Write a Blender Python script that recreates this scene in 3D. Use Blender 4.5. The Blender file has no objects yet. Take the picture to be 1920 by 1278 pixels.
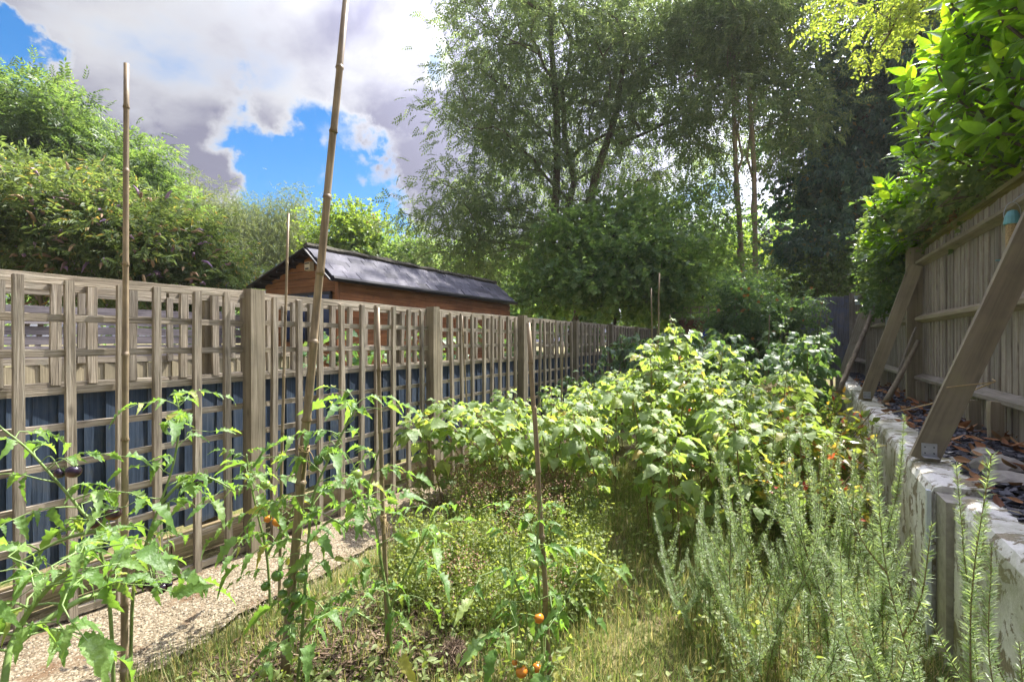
import bpy, math, random
import numpy as np
from mathutils import Vector, Matrix, Euler, Quaternion

# ------------------------------------------------------------------ camera, world, sun, exposure
scene = bpy.context.scene
F = 890.0                       # focal length in photo pixels (1920 wide)
YAW = math.radians(30.05)       # camera looks 30 degrees left of the fence line (+Y)
CAMZ = 1.465
CS, SN = math.cos(YAW), math.sin(YAW)
cam_d = bpy.data.cameras.new('camera')
cam = bpy.data.objects.new('camera', cam_d)
scene.collection.objects.link(cam)
cam.location = (0, 0, CAMZ)
cam.rotation_euler = (math.radians(90), 0, YAW)
cam_d.sensor_width = 36.0
cam_d.lens = 36.0 * F / 1920.0
cam_d.clip_start = 0.05
cam_d.clip_end = 2000
cam_d.dof.use_dof = True
cam_d.dof.focus_distance = 3.6
cam_d.dof.aperture_fstop = 9.0
scene.camera = cam

SUN_AZ = math.radians(13)       # to the right of +Y
SUN_EL = math.radians(56)
sun_dir = Vector((math.cos(SUN_EL) * math.sin(SUN_AZ), math.cos(SUN_EL) * math.cos(SUN_AZ), math.sin(SUN_EL)))
sl = bpy.data.lights.new('sun', 'SUN')
sl.energy = 2.6
sl.angle = math.radians(0.53)
sl.color = (1.0, 0.95, 0.87)
sun = bpy.data.objects.new('sun', sl)
scene.collection.objects.link(sun)
sun.rotation_euler = (-sun_dir).to_track_quat('-Z', 'Y').to_euler()
sun.location = sun_dir * 60

scene.view_settings.view_transform = 'Standard'
scene.view_settings.look = 'None'
scene.view_settings.exposure = 2.42
scene.view_settings.gamma = 1.0
scene.view_settings.use_curve_mapping = False
scene.cycles.max_bounces = 8
scene.cycles.diffuse_bounces = 4
scene.cycles.transmission_bounces = 6
scene.cycles.transparent_max_bounces = 8
scene.cycles.use_denoising = True

def P(u, v, t):
    r = (u - 960.0) / F
    return Vector(((r * CS - SN) * t, (r * SN + CS) * t, CAMZ + (639.0 - v) / F * t))

def dirpx(u, v):
    return (P(u, v, 1.0) - Vector((0, 0, CAMZ))).normalized()

def build_world():
    w = bpy.data.worlds.new('World')
    scene.world = w
    w.use_nodes = True
    nt = w.node_tree
    nt.nodes.clear()
    N = nt.nodes.new
    L = nt.links.new
    def math_(op, a, b=None, clamp=False):
        n = N('ShaderNodeMath'); n.operation = op; n.use_clamp = clamp
        for i, x in enumerate((a, b)):
            if x is None: continue
            if isinstance(x, (int, float)): n.inputs[i].default_value = x
            else: L(x, n.inputs[i])
        return n.outputs[0]
    out = N('ShaderNodeOutputWorld')
    bg = N('ShaderNodeBackground')
    bg.inputs['Strength'].default_value = 0.15
    sky = N('ShaderNodeTexSky')
    sky.sky_type = 'NISHITA'
    sky.sun_disc = False
    sky.sun_elevation = SUN_EL
    sky.sun_rotation = SUN_AZ
    sky.altitude = 50
    sky.air_density = 1.0
    sky.dust_density = 0.4
    sky.ozone_density = 2.5
    hsv = N('ShaderNodeHueSaturation')
    hsv.inputs['Saturation'].default_value = 1.42
    hsv.inputs['Value'].default_value = 0.245
    L(sky.outputs[0], hsv.inputs['Color'])
    tc = N('ShaderNodeTexCoord')
    sep = N('ShaderNodeSeparateXYZ')
    L(tc.outputs['Generated'], sep.inputs[0])
    zc = math_('ADD', math_('MAXIMUM', sep.outputs['Z'], 0.01), 0.16)
    px = math_('DIVIDE', sep.outputs['X'], zc)
    py = math_('DIVIDE', sep.outputs['Y'], zc)
    comb = N('ShaderNodeCombineXYZ')
    L(px, comb.inputs[0]); L(py, comb.inputs[1])
    comb.inputs[2].default_value = 3.7
    n1 = N('ShaderNodeTexNoise')
    n1.inputs['Scale'].default_value = 1.25
    n1.inputs['Detail'].default_value = 9
    n1.inputs['Roughness'].default_value = 0.56
    n1.inputs['Distortion'].default_value = 0.25
    L(comb.outputs[0], n1.inputs['Vector'])
    n2 = N('ShaderNodeTexNoise')
    n2.inputs['Scale'].default_value = 0.7
    n2.inputs['Detail'].default_value = 6
    n2.inputs['Roughness'].default_value = 0.5
    mp = N('ShaderNodeMapping')
    mp.inputs['Rotation'].default_value = (0, 0, math.radians(35))
    mp.inputs['Scale'].default_value = (0.8, 2.2, 1)
    L(comb.outputs[0], mp.inputs[0]); L(mp.outputs[0], n2.inputs['Vector'])
    dens = math_('ADD', math_('MULTIPLY', math_('SUBTRACT', n1.outputs['Fac'], 0.5), 1.25), 0.80)
    n3 = N('ShaderNodeTexNoise'); n3.inputs['Scale'].default_value = 9.0; n3.inputs['Detail'].default_value = 6; n3.inputs['Roughness'].default_value = 0.6
    L(tc.outputs['Generated'], n3.inputs['Vector'])
    wv = N('ShaderNodeVectorMath'); wv.operation = 'SUBTRACT'; L(n3.outputs['Color'], wv.inputs[0]); wv.inputs[1].default_value = (.5, .5, .5)
    ws = N('ShaderNodeVectorMath'); ws.operation = 'SCALE'; ws.inputs['Scale'].default_value = 0.26; L(wv.outputs[0], ws.inputs[0])
    wa = N('ShaderNodeVectorMath'); wa.operation = 'ADD'; L(ws.outputs[0], wa.inputs[0]); L(tc.outputs['Generated'], wa.inputs[1])
    wn = N('ShaderNodeVectorMath'); wn.operation = 'NORMALIZE'; L(wa.outputs[0], wn.inputs[0])
    # breaks in the cloud sheet and small cumulus under it
    for (u, v, ro, amp) in ((480, 325, 8.0, -0.34), (590, 352, 9.0, -0.36), (715, 352, 7.0, -0.28), (470, 400, 8, -.25), (640, 400, 8, -.3),
                            (5, 118, 3.6, -0.38), (825, 92, 2.4, -.30),
                            (345, 335, 6.0, 0.22), (418, 352, 4.0, 0.24), (640, 318, 3.2, .22), (675, 330, 2.6, 0.20), (745, 312, 3, .12)):
        d = dirpx(u, v)
        dt = N('ShaderNodeVectorMath'); dt.operation = 'DOT_PRODUCT'
        L(wn.outputs[0], dt.inputs[0]); dt.inputs[1].default_value = d
        mr = N('ShaderNodeMapRange'); mr.interpolation_type = 'SMOOTHSTEP'
        mr.inputs['From Min'].default_value = math.cos(math.radians(ro))
        mr.inputs['From Max'].default_value = math.cos(math.radians(ro * 0.25))
        mr.inputs['To Min'].default_value = 0
        mr.inputs['To Max'].default_value = amp
        L(dt.outputs['Value'], mr.inputs['Value'])
        dens = math_('ADD', dens, mr.outputs[0])
    fac = N('ShaderNodeMapRange'); fac.interpolation_type = 'SMOOTHSTEP'
    fac.inputs['From Min'].default_value = 0.40
    fac.inputs['From Max'].default_value = 0.67
    L(dens, fac.inputs['Value'])
    ramp = N('ShaderNodeValToRGB')
    ramp.color_ramp.elements[0].position = 0.50
    ramp.color_ramp.elements[0].color = (1, 1, 1, 1)
    ramp.color_ramp.elements[1].position = 0.78
    ramp.color_ramp.elements[1].color = (0.37, 0.37, 0.50, 1)
    e = ramp.color_ramp.elements.new(0.60); e.color = (0.80, 0.81, 0.88, 1)
    sh = math_('ADD', dens, math_('MULTIPLY', math_('SUBTRACT', n2.outputs['Fac'], 0.5), 0.55))
    L(sh, ramp.inputs['Fac'])
    mul = N('ShaderNodeMixRGB'); mul.blend_type = 'MULTIPLY'; mul.inputs[0].default_value = 1.0
    L(ramp.outputs[0], mul.inputs[1])
    # clouds scatter forward: brighter towards the sun
    ds = N('ShaderNodeVectorMath'); ds.operation = 'DOT_PRODUCT'
    L(tc.outputs['Generated'], ds.inputs[0]); ds.inputs[1].default_value = sun_dir
    gl = math_('ADD', math_('MULTIPLY', math_('POWER', math_('MAXIMUM', ds.outputs['Value'], 0.0), 8.0), 26.0), 1.0)
    cg = N('ShaderNodeCombineXYZ')
    for i in range(3): L(gl, cg.inputs[i])
    L(cg.outputs[0], mul.inputs[2])
    mix = N('ShaderNodeMixRGB')
    L(fac.outputs[0], mix.inputs[0])
    L(hsv.outputs[0], mix.inputs[1])
    L(mul.outputs[0], mix.inputs[2])
    L(mix.outputs[0], bg.inputs['Color'])
    L(bg.outputs[0], out.inputs[0])
build_world()

# ------------------------------------------------------------------ helpers
rng = np.random.default_rng(7)
random.seed(7)
C = scene.collection
WORLD = {}

def link(o, parent=None, w=None):
    C.objects.link(o)
    w = Vector(w) if w is not None else Vector((0, 0, 0))
    if parent is not None:
        o.parent = parent
        o.location = w - WORLD[parent.name]
    else:
        o.location = w
    WORLD[o.name] = w
    return o

def tag(o, label=None, cat=None, group=None, kind=None):
    if label: o['label'] = label
    if cat: o['category'] = cat
    if group: o['group'] = group
    if kind: o['kind'] = kind
    return o

def thing(name, label, cat, w=(0, 0, 0), group=None):
    o = bpy.data.objects.new(name, None)
    o.empty_display_size = 0.1
    link(o, None, w)
    return tag(o, label, cat, group)

def obj(name, me, parent=None, w=(0, 0, 0), rot=None, scale=None):
    o = bpy.data.objects.new(name, me)
    link(o, parent, w)
    if rot is not None:
        if isinstance(rot, Quaternion):
            o.rotation_mode = 'QUATERNION'; o.rotation_quaternion = rot
        else:
            o.rotation_euler = rot
    if scale is not None:
        o.scale = scale if hasattr(scale, '__len__') else (scale,) * 3
    return o

def mesh_np(name, V, T, mats, mi=None, smooth=False):
    V = np.ascontiguousarray(V, dtype=np.float32).reshape(-1, 3)
    T = np.ascontiguousarray(T, dtype=np.int32).reshape(-1, 3)
    me = bpy.data.meshes.new(name)
    me.vertices.add(len(V)); me.vertices.foreach_set('co', V.ravel())
    n = len(T)
    me.loops.add(n * 3); me.loops.foreach_set('vertex_index', T.ravel())
    me.polygons.add(n)
    me.polygons.foreach_set('loop_start', np.arange(n, dtype=np.int32) * 3)
    me.polygons.foreach_set('loop_total', np.full(n, 3, dtype=np.int32))
    if not isinstance(mats, (list, tuple)): mats = [mats]
    for m in mats: me.materials.append(m)
    if mi is not None: me.polygons.foreach_set('material_index', np.asarray(mi, dtype=np.int32))
    me.polygons.foreach_set('use_smooth', np.full(n, bool(smooth), dtype=bool))
    me.update(calc_edges=True)
    me.validate()
    return me

class Geo:
    def __init__(self): self.v = []; self.t = []; self.m = []; self.n = 0
    def add(self, V, T, m=0):
        V = np.asarray(V, dtype=np.float64).reshape(-1, 3); T = np.asarray(T, dtype=np.int64).reshape(-1, 3)
        self.v.append(V); self.t.append(T + self.n); self.m.append(np.full(len(T), m)); self.n += len(V)
        return self
    def arrays(self): return np.concatenate(self.v), np.concatenate(self.t)
    def mesh(self, name, mats, smooth=False, origin=None):
        V = np.concatenate(self.v)
        if origin is not None: V = V - np.asarray(origin)
        return mesh_np(name, V, np.concatenate(self.t), mats, np.concatenate(self.m), smooth)

def box(x0, x1, y0, y1, z0, z1):
    V = [(x, y, z) for z in (z0, z1) for y in (y0, y1) for x in (x0, x1)]
    T = [(0, 2, 3), (0, 3, 1), (4, 5, 7), (4, 7, 6), (0, 1, 5), (0, 5, 4), (2, 6, 7), (2, 7, 3), (0, 4, 6), (0, 6, 2), (1, 3, 7), (1, 7, 5)]
    return np.array(V, float), np.array(T)

def tube(pts, radii, sides=6, cap=True):
    pts = np.asarray([tuple(p) for p in pts], float); n = len(pts)
    radii = np.broadcast_to(np.asarray(radii, float), (n,))
    d = np.gradient(pts, axis=0); d /= np.linalg.norm(d, axis=1, keepdims=True) + 1e-9
    ref = np.array([1.0, 0, 0]) if abs(d[0, 2]) > .8 else np.array([0, 0, 1.0])
    a = np.cross(d, ref); a /= np.linalg.norm(a, axis=1, keepdims=True) + 1e-9
    b = np.cross(d, a)
    th = np.arange(sides) / sides * 2 * np.pi
    V = pts[:, None, :] + radii[:, None, None] * (np.cos(th)[None, :, None] * a[:, None, :] + np.sin(th)[None, :, None] * b[:, None, :])
    V = V.reshape(-1, 3)
    i = np.arange(n - 1)[:, None] * sides; j = np.arange(sides)[None, :]; k = (j + 1) % sides
    q = np.stack([i + j, i + k, i + sides + k, i + sides + j], -1).reshape(-1, 4)
    T = np.concatenate([q[:, [0, 1, 2]], q[:, [0, 2, 3]]])
    if cap:
        V = np.concatenate([V, pts[:1], pts[-1:]]); c0 = n * sides; c1 = c0 + 1
        jj = np.arange(sides); kk = (jj + 1) % sides
        T = np.concatenate([T, np.stack([np.full(sides, c0), kk, jj], -1), np.stack([np.full(sides, c1), (n - 1) * sides + jj, (n - 1) * sides + kk], -1)])
    return V, T

def norm(a): return a / (np.linalg.norm(a, axis=-1, keepdims=True) + 1e-9)

def frames(f, up):
    """rotation matrices with columns x, f (leaf axis), n (leaf normal)"""
    f = norm(f); x = norm(np.cross(f, up)); n = np.cross(x, f)
    return np.stack([x, f, n], axis=-1)

def scatter(V, T, R, pos, s):
    """copies of template V,T under rotation R (N,3,3), offset pos (N,3), scale s (N,)"""
    V = np.asarray(V); T = np.asarray(T)
    W = np.einsum('nij,kj->nki', R, V) * np.asarray(s)[:, None, None] + pos[:, None, :]
    TT = T[None] + (np.arange(len(pos)) * len(V))[:, None, None]
    return W.reshape(-1, 3), TT.reshape(-1, 3)

def quat_from(f, up):
    R = frames(np.asarray(f, float)[None], np.asarray(up, float)[None])[0]
    return Matrix([list(r) for r in R]).to_quaternion()

def curve(pts, n=8):
    """Catmull-Rom through the given points"""
    p = [np.array(tuple(x), float) for x in pts]
    p = [2 * p[0] - p[1]] + p + [2 * p[-1] - p[-2]]
    out = []
    for i in range(1, len(p) - 2):
        for k in range(n):
            t = k / n
            out.append(.5 * ((2 * p[i]) + (-p[i - 1] + p[i + 1]) * t + (2 * p[i - 1] - 5 * p[i] + 4 * p[i + 1] - p[i + 2]) * t * t + (-p[i - 1] + 3 * p[i] - 3 * p[i + 1] + p[i + 2]) * t ** 3))
    out.append(p[-2])
    return np.array(out)

# ------------------------------------------------------------------ materials
MATS = {}
def new_mat(name):
    m = bpy.data.materials.new(name); m.use_nodes = True
    nt = m.node_tree; nt.nodes.clear()
    out = nt.nodes.new('ShaderNodeOutputMaterial')
    MATS[name] = m
    return m, nt, nt.nodes.new, nt.links.new, out

def rgba(c): return (c[0], c[1], c[2], 1.0)

def noise(N, L, vec, scale, detail=4, rough=.55, dist=0):
    n = N('ShaderNodeTexNoise'); n.inputs['Scale'].default_value = scale; n.inputs['Detail'].default_value = detail
    n.inputs['Roughness'].default_value = rough; n.inputs['Distortion'].default_value = dist
    if vec is not None: L(vec, n.inputs['Vector'])
    return n.outputs['Fac']

def ramp(N, L, fac, stops):
    r = N('ShaderNodeValToRGB'); el = r.color_ramp.elements
    while len(el) < len(stops): el.new(0.5)
    for e, (p, c) in zip(el, stops): e.position = p; e.color = rgba(c)
    L(fac, r.inputs['Fac'])
    return r.outputs['Color']

def mixc(N, L, fac, a, b, mode='MIX'):
    n = N('ShaderNodeMixRGB'); n.blend_type = mode
    for i, x in enumerate((fac, a, b)):
        if isinstance(x, (int, float)): n.inputs[i].default_value = x
        elif isinstance(x, tuple): n.inputs[i].default_value = rgba(x)
        else: L(x, n.inputs[i])
    return n.outputs[0]

def bump(N, L, h, strength=.4, dist=.01):
    b = N('ShaderNodeBump'); b.inputs['Strength'].default_value = strength; b.inputs['Distance'].default_value = dist
    L(h, b.inputs['Height']); return b.outputs[0]

def wood(name, dark, mid, light, rough=.85, knots=True, grain=(70, 70, 2.2), stain=None, spec=.2, bstr=.6):
    m, nt, N, L, out = new_mat(name)
    tc = N('ShaderNodeTexCoord'); oi = N('ShaderNodeObjectInfo')
    off = N('ShaderNodeVectorMath'); off.operation = 'SCALE'; off.inputs[0].default_value = (37.0, 51.0, 23.0)
    L(oi.outputs['Random'], off.inputs['Scale'])
    ad = N('ShaderNodeVectorMath'); ad.operation = 'ADD'
    L(tc.outputs['Object'], ad.inputs[0]); L(off.outputs[0], ad.inputs[1])
    mp = N('ShaderNodeMapping'); mp.inputs['Scale'].default_value = grain
    L(ad.outputs[0], mp.inputs[0])
    g = noise(N, L, mp.outputs[0], 1.0, 7, .65, .6)
    big = noise(N, L, ad.outputs[0], 3.0, 4, .6)
    col = ramp(N, L, g, [(.28, dark), (.5, mid), (.72, light)])
    col = mixc(N, L, .75, col, ramp(N, L, big, [(.3, (.62, .62, .60)), (.7, (1.18, 1.16, 1.12))]), 'MULTIPLY')
    var = ramp(N, L, oi.outputs['Random'], [(0, (.78, .78, .78)), (1, (1.15, 1.13, 1.1))])
    col = mixc(N, L, 1.0, col, var, 'MULTIPLY')
    if stain:
        s = noise(N, L, ad.outputs[0], 6.0, 5, .65)
        f = N('ShaderNodeMapRange'); f.inputs['From Min'].default_value = .5; f.inputs['From Max'].default_value = .68
        L(s, f.inputs['Value'])
        k = N('ShaderNodeMath'); k.operation = 'MULTIPLY'; k.inputs[1].default_value = stain[1]; L(f.outputs[0], k.inputs[0])
        col = mixc(N, L, k.outputs[0], col, stain[0])
    if knots:
        mk = N('ShaderNodeMapping'); mk.inputs['Scale'].default_value = (9, 9, 3.5)
        L(ad.outputs[0], mk.inputs[0])
        vo = N('ShaderNodeTexVoronoi'); vo.inputs['Scale'].default_value = 1.0
        L(mk.outputs[0], vo.inputs['Vector'])
        kf = N('ShaderNodeMapRange'); kf.inputs['From Min'].default_value = .05; kf.inputs['From Max'].default_value = .16
        kf.inputs['To Min'].default_value = .55; kf.inputs['To Max'].default_value = 0
        L(vo.outputs['Distance'], kf.inputs['Value'])
        col = mixc(N, L, kf.outputs[0], col, tuple(x * .55 for x in dark))
    p = N('ShaderNodeBsdfPrincipled'); p.inputs['Roughness'].default_value = rough
    p.inputs['Specular IOR Level'].default_value = spec
    L(col, p.inputs['Base Color']); L(bump(N, L, g, bstr, .006), p.inputs['Normal'])
    L(p.outputs[0], out.inputs[0])
    return m

def leafm(name, stops, trans=.38, rough=.45, spec=.35, tcol=None, bscale=0, bstr=.3, hue=.0, wet=0):
    """stops: colour ramp over a per-leaf random value"""
    stops = [(p, tuple(min(.6, x * 1.3) for x in c)) for p, c in stops]
    trans = min(.62, trans + .12)
    m, nt, N, L, out = new_mat(name)
    ge = N('ShaderNodeNewGeometry'); oi = N('ShaderNodeObjectInfo')
    a = N('ShaderNodeMath'); a.operation = 'ADD'; L(ge.outputs['Random Per Island'], a.inputs[0])
    mu = N('ShaderNodeMath'); mu.operation = 'MULTIPLY'; mu.inputs[1].default_value = 3.7; L(oi.outputs['Random'], mu.inputs[0])
    L(mu.outputs[0], a.inputs[1])
    fr = N('ShaderNodeMath'); fr.operation = 'FRACT'; L(a.outputs[0], fr.inputs[0])
    col = ramp(N, L, fr.outputs[0], stops)
    tc = N('ShaderNodeTexCoord')
    nz = noise(N, L, tc.outputs['Object'], 22 if not bscale else bscale, 3, .6)
    col = mixc(N, L, .8, col, ramp(N, L, nz, [(.3, (.8, .8, .78)), (.7, (1.2, 1.2, 1.15))]), 'MULTIPLY')
    # underside paler
    bk = mixc(N, L, .35, col, (.75, .8, .7), 'MIX')
    colf = mixc(N, L, 0.0, col, col)
    bkf = N('ShaderNodeMath'); bkf.operation = 'MULTIPLY'; bkf.inputs[1].default_value = .14; L(ge.outputs['Backfacing'], bkf.inputs[0])
    col2 = mixc(N, L, bkf.outputs[0], col, (.30, .36, .26))
    p = N('ShaderNodeBsdfPrincipled'); p.inputs['Roughness'].default_value = rough; p.inputs['Specular IOR Level'].default_value = spec
    L(col2, p.inputs['Base Color'])
    tr = N('ShaderNodeBsdfTranslucent')
    tcl = mixc(N, L, 1.0, col, tuple(x * 1.15 for x in (tcol or (1.5, 1.45, .55))), 'MULTIPLY')
    L(tcl, tr.inputs['Color'])
    if bscale:
        bn = bump(N, L, nz, bstr, .01)
        L(bn, p.inputs['Normal'])
    mx = N('ShaderNodeMixShader'); mx.inputs[0].default_value = trans
    L(p.outputs[0], mx.inputs[1]); L(tr.outputs[0], mx.inputs[2])
    L(mx.outputs[0], out.inputs[0])
    return m

def plain(name, col, rough=.6, spec=.3, var=.25, scale=30, metal=0, bstr=0, col2=None):
    m, nt, N, L, out = new_mat(name)
    tc = N('ShaderNodeTexCoord')
    nz = noise(N, L, tc.outputs['Object'], scale, 5, .6)
    c2 = col2 or tuple(min(1, x * (1 + var)) for x in col)
    c = ramp(N, L, nz, [(.3, tuple(x * (1 - var) for x in col)), (.7, c2)])
    p = N('ShaderNodeBsdfPrincipled'); p.inputs['Roughness'].default_value = rough; p.inputs['Specular IOR Level'].default_value = spec
    p.inputs['Metallic'].default_value = metal
    L(c, p.inputs['Base Color'])
    if bstr: L(bump(N, L, nz, bstr, .01), p.inputs['Normal'])
    L(p.outputs[0], out.inputs[0])
    return m

def islandm(name, stops, rough=.7, spec=.3):
    m, nt, N, L, out = new_mat(name)
    ge = N('ShaderNodeNewGeometry')
    c = ramp(N, L, ge.outputs['Random Per Island'], stops)
    p = N('ShaderNodeBsdfPrincipled'); p.inputs['Roughness'].default_value = rough; p.inputs['Specular IOR Level'].default_value = spec
    L(c, p.inputs['Base Color']); L(p.outputs[0], out.inputs[0])
    return m

M_SLAT = wood('weathered_slat', (.10, .082, .062), (.33, .288, .228), (.54, .49, .41), stain=((.22, .215, .17), .55), grain=(85, 85, 3.0), bstr=1.0)
M_POST = wood('treated_post', (.15, .128, .09), (.27, .236, .175), (.37, .33, .255), grain=(45, 45, 1.6))
M_DARK = wood('dark_stained_board', (.024, .038, .065), (.05, .078, .128), (.088, .118, .165), knots=False, stain=((.085, .085, .075), .55))
M_PALE = wood('pale_board', (.20, .17, .11), (.33, .29, .20), (.44, .39, .28))
M_GRAV = wood('gravel_board_wood', (.12, .09, .05), (.22, .175, .105), (.32, .27, .17), stain=((.07, .09, .03), .6))
M_GREY = wood('silver_board', (.22, .195, .17), (.38, .345, .31), (.53, .49, .445), stain=((.2, .16, .12), .6))
M_PURP = wood('far_grey_board', (.15, .135, .15), (.25, .23, .26), (.36, .34, .37))
M_PROP = wood('prop_timber', (.22, .185, .14), (.33, .285, .22), (.41, .36, .285), grain=(30, 30, 1.2), stain=((.26, .25, .15), .5))
M_MOSS = wood('mossy_capping', (.13, .12, .05), (.22, .20, .09), (.33, .29, .17), stain=((.16, .20, .03), .9))
M_SHED = wood('shed_cladding', (.17, .065, .03), (.34, .145, .066), (.46, .22, .105), rough=.6, grain=(40, 40, 1.5), stain=((.12, .07, .045), .5))
M_SHEDL = wood('shed_gable_cladding', (.20, .08, .03), (.33, .155, .065), (.42, .22, .11), rough=.6, grain=(40, 40, 1.5))
M_BARK = wood('bark', (.07, .055, .042), (.16, .13, .10), (.26, .22, .17), knots=False, grain=(14, 14, 3), bstr=1.0)
M_BARKL = wood('pale_bark', (.17, .135, .11), (.30, .245, .20), (.42, .36, .30), knots=False, grain=(14, 14, 3), bstr=1.0)
M_ENDF = wood('end_fence_board', (.11, .12, .16), (.21, .22, .28), (.33, .33, .38), stain=((.13, .18, .38), .5))
M_RUST = wood('brown_panel', (.12, .06, .035), (.22, .11, .065), (.30, .17, .10))

def bamboo():
    m, nt, N, L, out = new_mat('bamboo')
    tc = N('ShaderNodeTexCoord'); oi = N('ShaderNodeObjectInfo')
    mp = N('ShaderNodeMapping'); mp.inputs['Scale'].default_value = (90, 90, 3)
    L(tc.outputs['Object'], mp.inputs[0])
    g = noise(N, L, mp.outputs[0], 1, 5, .6)
    b = noise(N, L, tc.outputs['Object'], 5, 4, .65)
    c = ramp(N, L, g, [(.3, (.17, .135, .092)), (.7, (.33, .27, .185))])
    c = mixc(N, L, .9, c, ramp(N, L, b, [(.3, (.5, .47, .45)), (.62, (1.15, 1.1, 1.0))]), 'MULTIPLY')
    p = N('ShaderNodeBsdfPrincipled'); p.inputs['Roughness'].default_value = .48; p.inputs['Specular IOR Level'].default_value = .35
    L(c, p.inputs['Base Color']); L(bump(N, L, g, .25, .003), p.inputs['Normal']); L(p.outputs[0], out.inputs[0])
    return m
M_BAMB = bamboo()
M_NODE = plain('bamboo_node', (.16, .11, .06), .7)
M_TWINE = plain('twine', (.50, .38, .22), .9, .1, .3, 200)

M_RASP = leafm('raspberry_leaf', [(0, (.115, .175, .07)), (.45, (.16, .23, .09)), (.85, (.21, .275, .125)), (.97, (.25, .29, .10)), (1, (.34, .27, .08))], .38, .48, .42, bscale=55, bstr=.5)
M_RASP_SHADE = leafm('raspberry_leaf_shaded', [(0, (.055, .11, .055)), (.6, (.085, .15, .07)), (1, (.13, .19, .09))], .32, .45, .4, bscale=45, bstr=.4)  # darker, bluer copy of the raspberry leaf, with shade put into its colour
M_TOM = leafm('tomato_leaf', [(0, (.085, .165, .045)), (.6, (.115, .205, .058)), (.95, (.16, .25, .08)), (1, (.30, .28, .08))], .42, .45, .45, bscale=60, bstr=.4)
M_TSTEM = plain('tomato_stem', (.17, .25, .075), .5, .4, .25, 40)
M_RSTEM = plain('raspberry_stem', (.25, .23, .10), .6, .3, .4, 20, col2=(.32, .2, .11))
M_ROSE = leafm('rosemary_needle', [(0, (.125, .185, .085)), (.5, (.175, .24, .12)), (1, (.27, .325, .19))], .44, .4, .55, tcol=(1.5, 1.5, .8))
M_ROSES = plain('rosemary_stem', (.21, .165, .085), .8, .2, .3, 60)
M_OREG = leafm('marjoram_leaf', [(0, (.13, .18, .07)), (.6, (.19, .235, .10)), (1, (.27, .30, .14))], .4, .5, .3)
M_OREGF = islandm('marjoram_dry_flower', [(0, (.16, .08, .055)), (.6, (.26, .15, .10)), (1, (.32, .22, .12))])
M_GRASS = leafm('grass_blade', [(0, (.09, .15, .045)), (.5, (.155, .20, .07)), (.68, (.25, .235, .12)), (1, (.40, .345, .21))], .35, .5, .3, tcol=(1.2, 1.15, .7))
M_BLUEB = leafm('blueberry_leaf', [(0, (.11, .17, .045)), (.5, (.17, .22, .06)), (.74, (.24, .24, .08)), (.86, (.36, .26, .05)), (.95, (.28, .05, .04)), (1, (.24, .03, .03))], .35, .35, .5)
M_LAUR = leafm('laurel_leaf', [(0, (.075, .16, .022)), (.6, (.12, .225, .03)), (1, (.18, .28, .035))], .46, .22, .6, tcol=(1.7, 1.6, .35))
M_LAUR_SHADE = leafm('laurel_inner_leaf_shaded', [(0, (.03, .075, .018)), (1, (.07, .13, .03))], .3, .3, .5)  # dark copy of the laurel leaf; the hedge's inner shade is in its colour
M_IVY = leafm('ivy_leaf', [(0, (.05, .095, .035)), (.7, (.085, .14, .055)), (1, (.15, .20, .08))], .3, .35, .45)
M_ASH = leafm('ash_leaf', [(0, (.085, .125, .075)), (.5, (.12, .165, .10)), (1, (.18, .215, .135))], .5, .34, .65, tcol=(1.5, 1.5, .75))
M_ASHL = leafm('young_ash_leaf', [(0, (.055, .10, .045)), (.6, (.085, .14, .06)), (1, (.125, .175, .085))], .46, .4, .45)
M_SYC = leafm('sycamore_leaf', [(0, (.09, .165, .08)), (.6, (.135, .215, .10)), (1, (.185, .255, .13))], .5, .4, .5)
M_CHEST = leafm('chestnut_leaf', [(0, (.04, .085, .085)), (.6, (.065, .12, .11)), (.94, (.09, .145, .12)), (1, (.26, .16, .05))], .2, .35, .5, tcol=(1.2, 1.4, .5))  # bluish stops: the blue cast of shade is put into the leaf colour
M_BUDD = leafm('buddleia_leaf', [(0, (.07, .11, .05)), (.5, (.10, .145, .068)), (.93, (.15, .19, .095)), (1, (.30, .21, .10))], .36, .5, .3)
M_WILL = leafm('willow_leaf', [(0, (.085, .12, .07)), (.6, (.125, .16, .095)), (1, (.19, .21, .135))], .34, .45, .45)
M_LIME = leafm('sunlit_tree_leaf', [(0, (.09, .15, .04)), (.6, (.13, .20, .055)), (1, (.18, .23, .075))], .4, .45, .4, tcol=(1.6, 1.5, .5))
M_YG = leafm('overhanging_leaf', [(0, (.13, .19, .055)), (1, (.21, .26, .085))], .42, .45, .4, tcol=(1.6, 1.5, .5))
M_FLOW = islandm('buddleia_flower', [(0, (.34, .22, .40)), (.35, (.38, .25, .33)), (.5, (.34, .22, .14)), (1, (.42, .29, .17))])
M_ORNG = plain('orange_petal', (.48, .20, .06), .6)

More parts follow.
